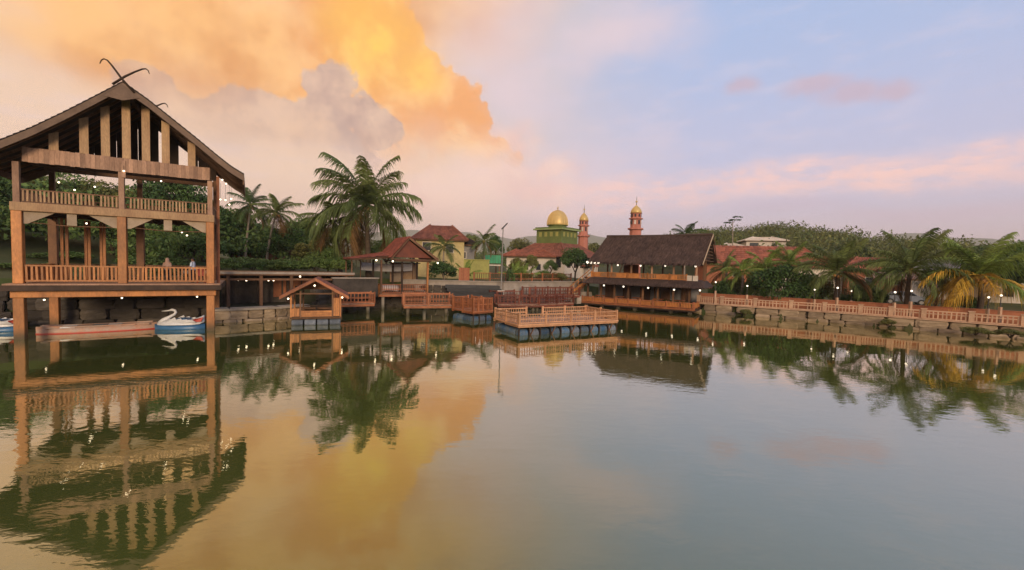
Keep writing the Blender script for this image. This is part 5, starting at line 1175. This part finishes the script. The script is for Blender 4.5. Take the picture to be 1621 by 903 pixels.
# ------------------------------------------------------------------ right bank: balustrade, lamp posts, terracotta wall
BP = [(19.9, 45.6), (21.7, 44.2), (26.7, 40.9), (30.9, 37.9), (33.9, 35.2), (38.0, 31.7), (44.3, 25.3)]
bal = thing('balustrade', 'long peach concrete balustrade along the right bank', 'balustrade', (19.9, 45.6, .9))
zb = .98; lp_pts = []
for i, (a, b) in enumerate(zip(BP, BP[1:])):
    A, B = V(*a, 0), V(*b, 0); L = (B-A).length; npan = max(1, round(L/2.55)); t_ = (B-A).normalized(); n_ = V(-t_.y, t_.x, 0)
    for k in range(npan):
        P, Q = A.lerp(B, k/npan), A.lerp(B, (k+1)/npan)
        railing(bal, P+t_*.17, Q-t_*.17, zb, .70, 9, 'concrete_peach', True, bw=.085, rw=.085, mid=.62, low=.0)
        MB().obox(P+V(0, 0, zb+.39), t_*.16, n_*.14, V(0, 0, .39)).build('pier', 'concrete_peach', bal)
        MB().obox(P+V(0, 0, zb+.81), t_*.2, n_*.18, V(0, 0, .03)).build('pier_cap', 'concrete_peach', bal)
def lamp_post(label, px, py, Y):
    p = atd(px, py, Y); t = thing('lamp_post', label, 'lamp post', (p.x, p.y, .95), 'globe lamp posts along the right bank'); r = .08
    MB().box(p.x-.085, p.x+.085, p.y-.085, p.y+.085, .93, p.z-.9).build('base_post', 'concrete_peach', t)
    MB().tube([(p.x, p.y, p.z-.9), (p.x, p.y, p.z-.12)], [.035, .03], 6).build('stem', 'metal_dark', t)
    MB().lathe((p.x, p.y, p.z-.14), [(.05, 0), (.07, .04), (.06, .06)], 8).build('collar', 'metal_dark', t); ball(p, r, 10).build('globe', 'globe', t, smooth=True)
for label, px, py, Y in (('lamp post at the right corner of the restaurant', 1133, 447, 44.6), ('lamp post second from the restaurant corner', 1183, 453, 43.4), ('lamp post in front of the bushy dark tree', 1290, 459, 41.2), ('lamp post beside the trunk of the leftmost bank palm', 1326, 456, 39.4),
                         ('lamp post just right of the leftmost bank palm', 1348, 461, 40.0), ('lamp post left of the parked car', 1417, 463, 37.4), ('lamp post by the trunk of the middle bank palm', 1443, 461, 36.6), ('lamp post under the yellow-fronded palm', 1565, 471, 33.8), ('rightmost lamp post by the balustrade', 1585, 468, 33.0)):
    lamp_post(label, px, py, Y)
tw = thing('terracotta_wall', 'low terracotta wall behind the right balustrade', 'wall', (22, 47, .9))
TWp = [(20.6, 47.6), (27.8, 42.8), (32.4, 39.4), (35.4, 36.7), (40.4, 32.4), (46, 27)]
for a, b in zip(TWp, TWp[1:]):
    A, B = V(*a, 0), V(*b, 0); t_ = (B-A).normalized(); n_ = V(-t_.y, t_.x, 0)
    MB().obox((A+B)/2+V(0, 0, 1.25), (B-A)/2, n_*.12, V(0, 0, .62)).build('wall_body', 'plaster_terracotta', tw); MB().obox((A+B)/2+V(0, 0, 1.905), (B-A)/2*1.01, n_*.17, V(0, 0, .03)).build('coping', 'plaster_terracotta', tw)

# ------------------------------------------------------------------ vegetation
def T(label, px, top, Y, rpx, kind, **k):
    p = atd(px, top, Y); b = V(p.x, p.y, gz(p)-.1); return tree(label, b, max(1.5, p.z-b.z), rpx*Y/680, kind, **k)
def Bq(label, px, top, Y, rpx, kind='bush', zb=None, **k):
    p = atd(px, top, Y); z = gz(p)-.05 if zb is None else zb; return bush(label, V(p.x, p.y, z), rpx*Y/680, max(.5, p.z-z), kind, **k)
# far left and behind the pavilion
T('dark tree at the left edge beside the stilt pavilion', -15, 262, 36, 55, 'dark', trunk_frac=.25)
T('olive tree behind the left gable end of the pavilion', 40, 268, 48, 60, 'olive', trunk_frac=.3)
T('dark tree seen through the left bay of the pavilion lower floor', 75, 345, 40, 50, 'mid', trunk_frac=.3)
T('tree with green crown seen through the pavilion upper left bay', 120, 285, 54, 70, 'mid', trunk_frac=.3)
T('dark tree behind the middle column of the pavilion', 175, 330, 42, 55, 'mid', trunk_frac=.3)
T('bushy tree seen above the pavilion upper railing in the middle', 210, 282, 56, 60, 'olive', trunk_frac=.3)
T('tall dark tree behind the right bay of the pavilion upper floor', 275, 258, 50, 50, 'dark', trunk_frac=.3)
T('dark tree behind the right bay of the pavilion lower floor', 255, 330, 44, 50, 'mid', trunk_frac=.2)
T('dense dark tree behind the right columns of the pavilion', 322, 300, 50, 50, 'dark', trunk_frac=.3)
T('low dark tree right behind the two people in the pavilion', 305, 360, 42, 40, 'mid', trunk_frac=.2)
T('broad dark tree low behind the pavilion left railing', 25, 340, 38, 50, 'dark', trunk_frac=.2)
Bq('leafy shrub on the bank at the far left edge', 5, 430, 31, 35, 'bush')
Bq('shaded shrub behind the pavilion left lower bay', 100, 395, 36, 40, 'bush')
Bq('shaded shrub behind the pavilion right lower bay', 240, 395, 38, 45, 'bush')
Bq('round bright shrub low at the far left edge above the boulders', 12, 402, 34, 46, 'mid', zb=2.2)
Bq('round shrub above the boulders behind the pavilion left stilt', 85, 412, 33.5, 42, 'olive', zb=2.2)
Bq('round shrub above the boulders behind the pavilion middle', 165, 415, 34, 42, 'mid', zb=2.2)
Bq('round shrub above the boulders left of the people', 240, 418, 35, 38, 'olive', zb=2.2)
# between the pavilion and the big palm
T('olive tree just right of the pavilion eave', 368, 322, 58, 40, 'olive', trunk_frac=.3)
T('dark green tree between the two tall thin palms', 412, 345, 62, 36, 'mid', trunk_frac=.3)
T('rounded dark tree under the left tall palm', 382, 372, 54, 34, 'dark', trunk_frac=.2)
T('large bright green tree right of the tall thin palms', 462, 352, 52, 44, 'bright', trunk_frac=.25)
T('dark tree left of the big coconut palm', 498, 372, 48, 34, 'olive', trunk_frac=.2)
T('dark tree far behind the tall thin palms', 480, 338, 74, 40, 'mid', trunk_frac=.3)
T('dusky tree behind the big coconut palm crown', 545, 352, 66, 50, 'olive', trunk_frac=.3)
for i, (px, top, Y, r, lb) in enumerate(((372, 402, 42, 28, 'flowering shrub row end beside the pavilion column'), (400, 404, 43, 26, 'shrub at the foot of the left tall palm'), (432, 408, 43, 26, 'shrub at the foot of the leaning thin palm'), (462, 404, 42, 26, 'shrub below the bright green tree'), (500, 400, 42, 28, 'shrub above the raft hut roof'), (535, 402, 43, 28, 'shrub left of the big palm trunk'))):
    Bq(lb, px, top, Y, r, 'bush' if i % 2 else 'mid', zb=3.0)
p = atd(397, 326, 52); b = gnd(388, 52); palm('tall thin palm nearest the pavilion eave', (b.x, b.y, b.z), p, 2.9, 18, ('palm_dark', 'palm_dry'), seed=3, trunk_r=.13, nuts=4)
p = atd(437, 338, 50); b = gnd(421, 50); palm('tall thin palm leaning right, second from the pavilion', (b.x, b.y, b.z), p, 3.0, 20, ('palm_green', 'palm_dry'), seed=4, trunk_r=.13, nuts=4)
Yp = 45.5; p = atd(580, 325, Yp); b = gnd(584, Yp)
palm('large coconut palm towering behind the gazebo', (b.x, b.y, b.z), p, 6.7, 31, ('palm_green', 'palm_dry'), seed=11, trunk_r=.28, tmat='trunk', nuts=7, lo=-.70, hi=1.5, droop=1.45, hang=1.1)
p = atd(528, 352, 47); b = gnd(540, 47); palm('shorter yellowish palm left of the large coconut palm', (b.x, b.y, b.z), p, 4.0, 17, ('palm_green', 'palm_dry'), seed=12, trunk_r=.2, tmat='trunk', lo=-.8, hi=1.2)
# centre
Bq('big dark bush with white blossoms right of the gazebo', 705, 408, 47, 28, 'dark', zb=2.3)
p = atd(703, 392, 48.5); b = gnd(703, 48.5); palm('small young palm rising out of the dark bush', (b.x, b.y, b.z), p, 2.2, 13, ('palm_green',), seed=21, trunk_r=.1, hi=1.3, lo=-.6)
p = atd(766, 383, 60); b = gnd(765, 60); palm('small palm with drooping fronds left of the light pole', (b.x, b.y, b.z), p, 2.6, 14, ('palm_green', 'palm_dry'), seed=22, trunk_r=.12)
T('round clipped dark tree beside the light pole', 786, 368, 72, 13, 'dark', trunk_frac=.5)
T('dark feathery tree far behind the yellow house', 742, 362, 84, 17, 'far', trunk_frac=.4)
T('dark tree between the light pole and mosque tier', 826, 369, 100, 20, 'far', trunk_frac=.4)
T('dark leafy tree in front of the mosque and left of the restaurant', 912, 388, 56, 26, 'dark', trunk_frac=.35)
T('small trees mass behind the minaret beside the mosque', 948, 376, 110, 24, 'far', trunk_frac=.3)
T('tree top left of the tall minaret behind the thatch', 985, 369, 96, 16, 'far', trunk_frac=.3)
Bq('low potted shrub in front of the white house walls', 822, 420, 54, 12, 'olive')
Bq('shrub at the fence below the mosque porch', 862, 425, 55, 14, 'mid')
T('bare-stemmed young tree right of the light pole', 808, 412, 46, 9, 'wisp', trunk_frac=.6)
for i, (px, Y, lb) in enumerate(((812, 50, 'left clump of upright banana-like leaves by the fence'), (830, 51, 'middle clump of upright banana-like leaves by the fence'), (738, 52, 'clump of upright leaves in front of the olive wall'))):
    b = gnd(px, Y); palm(lb, (b.x, b.y, b.z), b+V(0, 0, .5), 2.0, 11, ('palm_lime',), seed=30+i, trunk_r=.1, hi=1.5, lo=.6, droop=.7, name='leafy_plant', cat='plant')
T('slim olive tree before the white house left of the mosque', 842, 398, 58, 12, 'olive', trunk_frac=.4)
T('small yellowish tree between the light pole and white house', 818, 404, 52, 13, 'olive', trunk_frac=.35)
T('young tree in front of the mosque left wall', 872, 408, 60, 11, 'mid', trunk_frac=.4)
Bq('flowering shrub by the road left of the dark leafy tree', 885, 428, 54, 12, 'olive')
T('rounded green tree behind the gazebo roof left', 612, 372, 56, 26, 'mid', trunk_frac=.3)
T('mid green tree between the big palm and the yellow house', 655, 372, 62, 22, 'mid', trunk_frac=.3)
T('green tree right of the bright tree below the short palm', 520, 385, 46, 26, 'mid', trunk_frac=.2)
T('feathery green tree above the shrub row left of centre', 440, 366, 56, 30, 'mid', trunk_frac=.25)
# behind the restaurant
p = atd(1085, 372, 66); b = gnd(1085, 66); palm('palm top poking over the restaurant ridge', (b.x, b.y, b.z), p, 2.9, 15, ('palm_dark', 'palm_dry'), seed=40, trunk_r=.14)
T('tree with wide crown right behind the restaurant gable', 1118, 352, 88, 34, 'far', trunk_frac=.3)
p = atd(1160, 350, 84); b = gnd(1158, 84); t = thing('umbrella_tree', 'slender pale-trunked tree with flat crown above the hillside', 'tree', (b.x, b.y, b.z))
MB().tube([b, b.lerp(p, .5)+V(.15, 0, 0), p], [.14, .10, .06], 8).build('trunk', 'trunk_pale', t, smooth=True)
for (dx, dz, sx) in ((.5, .15, 1.3), (-.7, -.35, 1.0), (.9, .75, .9)):
    inst(crown('wisp', 1)[0], 'crown', t, p+V(dx, 0, dz), dx, (sx, sx, .55)); MB().tube([p+V(0, 0, -.5), p+V(dx, 0, dz)], [.05, .02], 5).build('branch', 'trunk_pale', t)
# right bank
Bq('clipped rounded hedge beside the restaurant right corner', 1143, 440, 47.5, 20, 'dark', zb=.9)
p = atd(1176, 432, 47); b = gnd(1176, 47); palm('young lime palm next to the rounded hedge', (b.x, b.y, b.z), p, 2.7, 15, ('palm_lime', 'palm_dry'), seed=50, trunk_r=.16, hi=1.35, lo=-.7)
p = atd(1212, 424, 49); b = gnd(1212, 49); palm('young yellow-green palm behind the dark bank tree', (b.x, b.y, b.z), p, 3.1, 16, ('palm_lime', 'palm_dry'), seed=51, trunk_r=.16, hi=1.4, lo=-.5)
Bq('dense dark green tree-like shrub on the bank behind the balustrade', 1236, 406, 44.5, 44, 'bright', zb=.9)
T('dark shrubby tree between the dense tree and the first bank palm', 1285, 425, 45, 26, 'mid', trunk_frac=.15)
p = atd(1250, 418, 48.5); b = gnd(1250, 48.5); palm('lime young palm above the dense bank shrub', (b.x, b.y, b.z), p, 3.0, 16, ('palm_lime', 'palm_dry'), seed=57, trunk_r=.16, hi=1.45, lo=-.4)
p = atd(1150, 428, 50); b = gnd(1150, 50); palm('olive young palm behind the rounded hedge', (b.x, b.y, b.z), p, 2.6, 15, ('palm_green', 'palm_dry'), seed=58, trunk_r=.16, hi=1.45, lo=-.5)
Bq('leafy olive shrub between rounded hedge and young palm', 1162, 432, 49, 22, 'olive', zb=.9)
Bq('light green shrub under the young yellow-green palm', 1196, 436, 46.5, 20, 'mid', zb=.9)
Bq('broad green shrub right of the dense bank shrub', 1275, 428, 44.5, 26, 'mid', zb=.9)
Bq('green shrub at the left of the first bank palm', 1302, 436, 43.6, 18, 'olive', zb=.9)
Bq('green shrub between the first and middle bank palms', 1370, 438, 43, 24, 'bright', zb=.9)
p = atd(1326, 432, 41.5); b = gnd(1320, 41.5, 470); palm('leftmost of the three big bank palms, with brown base', (b.x, b.y, b.z), p, 4.1, 20, ('palm_green', 'palm_dry'), seed=52, trunk_r=.24, tmat='trunk', hi=1.45, lo=-.55, nuts=5)
p = atd(1441, 428, 38.5); b = gnd(1436, 38.5, 475); palm('middle of the three big bank palms, dark and upright', (b.x, b.y, b.z), p, 4.2, 20, ('palm_green', 'palm_dry'), seed=53, trunk_r=.2, tmat='trunk', hi=1.45, lo=-.6)
p = atd(1552, 438, 36.0); b = gnd(1549, 36.0, 490)
palm('rightmost big bank palm with drooping yellow fronds', (b.x, b.y, b.z), p, 4.7, 22, ('palm_lime', 'palm_yellow', (12, 14, 15, 17, 18, 19, 20, 21), 'palm_yellow'), seed=54, trunk_r=.22, tmat='trunk', hi=1.45, lo=-.40, nuts=6, hang=1.1,
     yaws=[k*2.39996 for k in range(12)]+[2.9, .9, 3.5, 4.0, 5.5, -.15, 3.75, 2.65, .2, 3.2])
Bq('dark shrub at the foot of the yellow-fronded palm', 1528, 462, 37.5, 24, 'dark', zb=.9)
Bq('shrub with pale blossoms left of the middle bank palm', 1385, 448, 41, 24, 'mid', zb=.9)
Bq('low hedge shrub along the wall right of the first palm', 1350, 460, 43.5, 20, 'bush', zb=.9)
T('dark tree behind the right edge of the bank', 1608, 372, 50, 42, 'mid', trunk_frac=.2)
T('tall dark tree just beyond the right frame edge', 1660, 385, 44, 50, 'dark', trunk_frac=.2)
T('dark tree behind the middle bank palm', 1405, 400, 60, 34, 'mid', trunk_frac=.25)
T('olive tree behind the white-walled house', 1510, 392, 66, 40, 'olive', trunk_frac=.25)
T('green tree between terracotta house and first bank palm', 1300, 392, 70, 38, 'far', trunk_frac=.25)
T('broad tree on the slope left of the white hillside house', 1140, 372, 100, 36, 'far', trunk_frac=.25)
T('tree right of the white hillside house', 1255, 372, 100, 34, 'far', trunk_frac=.25)
T('feathery tree on the slope above the terracotta house', 1350, 376, 92, 36, 'far', trunk_frac=.25)
T('tree crowns on the slope behind the white-walled house', 1450, 378, 90, 36, 'olive', trunk_frac=.25)
T('tree on the slope behind the yellow palm', 1560, 380, 84, 36, 'mid', trunk_frac=.25)
for i, (px, py, Y, r) in enumerate(((1545, 520, 31.9, 26), (1600, 527, 30.9, 24), (1405, 512, 36.0, 14), (1180, 493, 41.6, 12))):
    p = atd(px, py, Y); bush(('weeds growing from the bank below the yellow palm', 'weeds growing from the bank at the right edge', 'small weed tuft in the bank below the middle palm', 'small weed tuft at the waterline near the restaurant')[i], V(p.x, p.y, .15), r*Y/680*.8, .75, 'olive', name='weed_clump')
# wooded slopes: one mass of crowns each
def forest(name, label, n, azr, rr, seed, mat, size=(2.6, 4.8), nl=190, leaf=.20):
    r = np.random.default_rng(seed); base, q0, _ = crown_arrays(seed, 12, nl, leaf, flat=.8, lump=.5)
    vs, qs = [], []; m_ = 0
    while m_ < n:
        a = r.uniform(*azr); d = math.sqrt(r.uniform(rr[0]**2, rr[1]**2)); x, y = math.sin(a)*d, math.cos(a)*d
        if float(sdist(np.array([x]), np.array([y]))[0]) < (10 if azr[1] < 0 else 18): m_ += 1; continue
        s = r.uniform(*size); g = r.uniform(0, 6.28); z = gz((x, y)); c_, s_ = math.cos(g), math.sin(g)
        v = base*s; v = np.stack([v[:, 0]*c_-v[:, 1]*s_+x, v[:, 0]*s_+v[:, 1]*c_+y, v[:, 2]*r.uniform(.9, 1.5)+z+s*.75], 1)
        vs.append(v); qs.append(q0+m_*len(base) if False else q0+len(vs)*len(base)-len(base)); m_ += 1
    o = bpy.data.objects.new(name, npmesh(name, np.concatenate(vs), np.concatenate(qs), mat)); COL.objects.link(o); return tag(o, label, 'forest', kind='stuff')
forest('forest', 'distant wooded hill above the right bank', 620, (.30, 1.05), (105, 240), 61, 'leaf_far', (2.2, 6.4), 420, .12)
forest('forest', 'wooded slope behind the stilt pavilion', 330, (-1.15, -.42), (48, 120), 62, 'leaf_mid', (2.4, 4.4), 420, .12)
forest('forest', 'far low tree belt behind the mosque', 420, (-.42, .34), (110, 300), 63, 'leaf_far', (2.2, 4.2), 240, .14)

# ------------------------------------------------------------------ haze
hb = MB().box(-6500, 6500, -3500, 6500, -8, 262).build('haze', 'white', kind='stuff')
hm = bpy.data.materials.new('haze_air'); hm.use_nodes = True; hn = hm.node_tree; hn.nodes.clear()
ho = hn.nodes.new('ShaderNodeOutputMaterial'); hv_ = hn.nodes.new('ShaderNodeVolumePrincipled'); hv_.inputs['Color'].default_value = (.92, .88, .90, 1); hv_.inputs['Density'].default_value = .00026; hv_.inputs['Anisotropy'].default_value = .0
hn.links.new(hv_.outputs[0], ho.inputs['Volume']); hb.data.materials.clear(); hb.data.materials.append(hm)
hb['label'] = 'evening haze over the pond and hills'
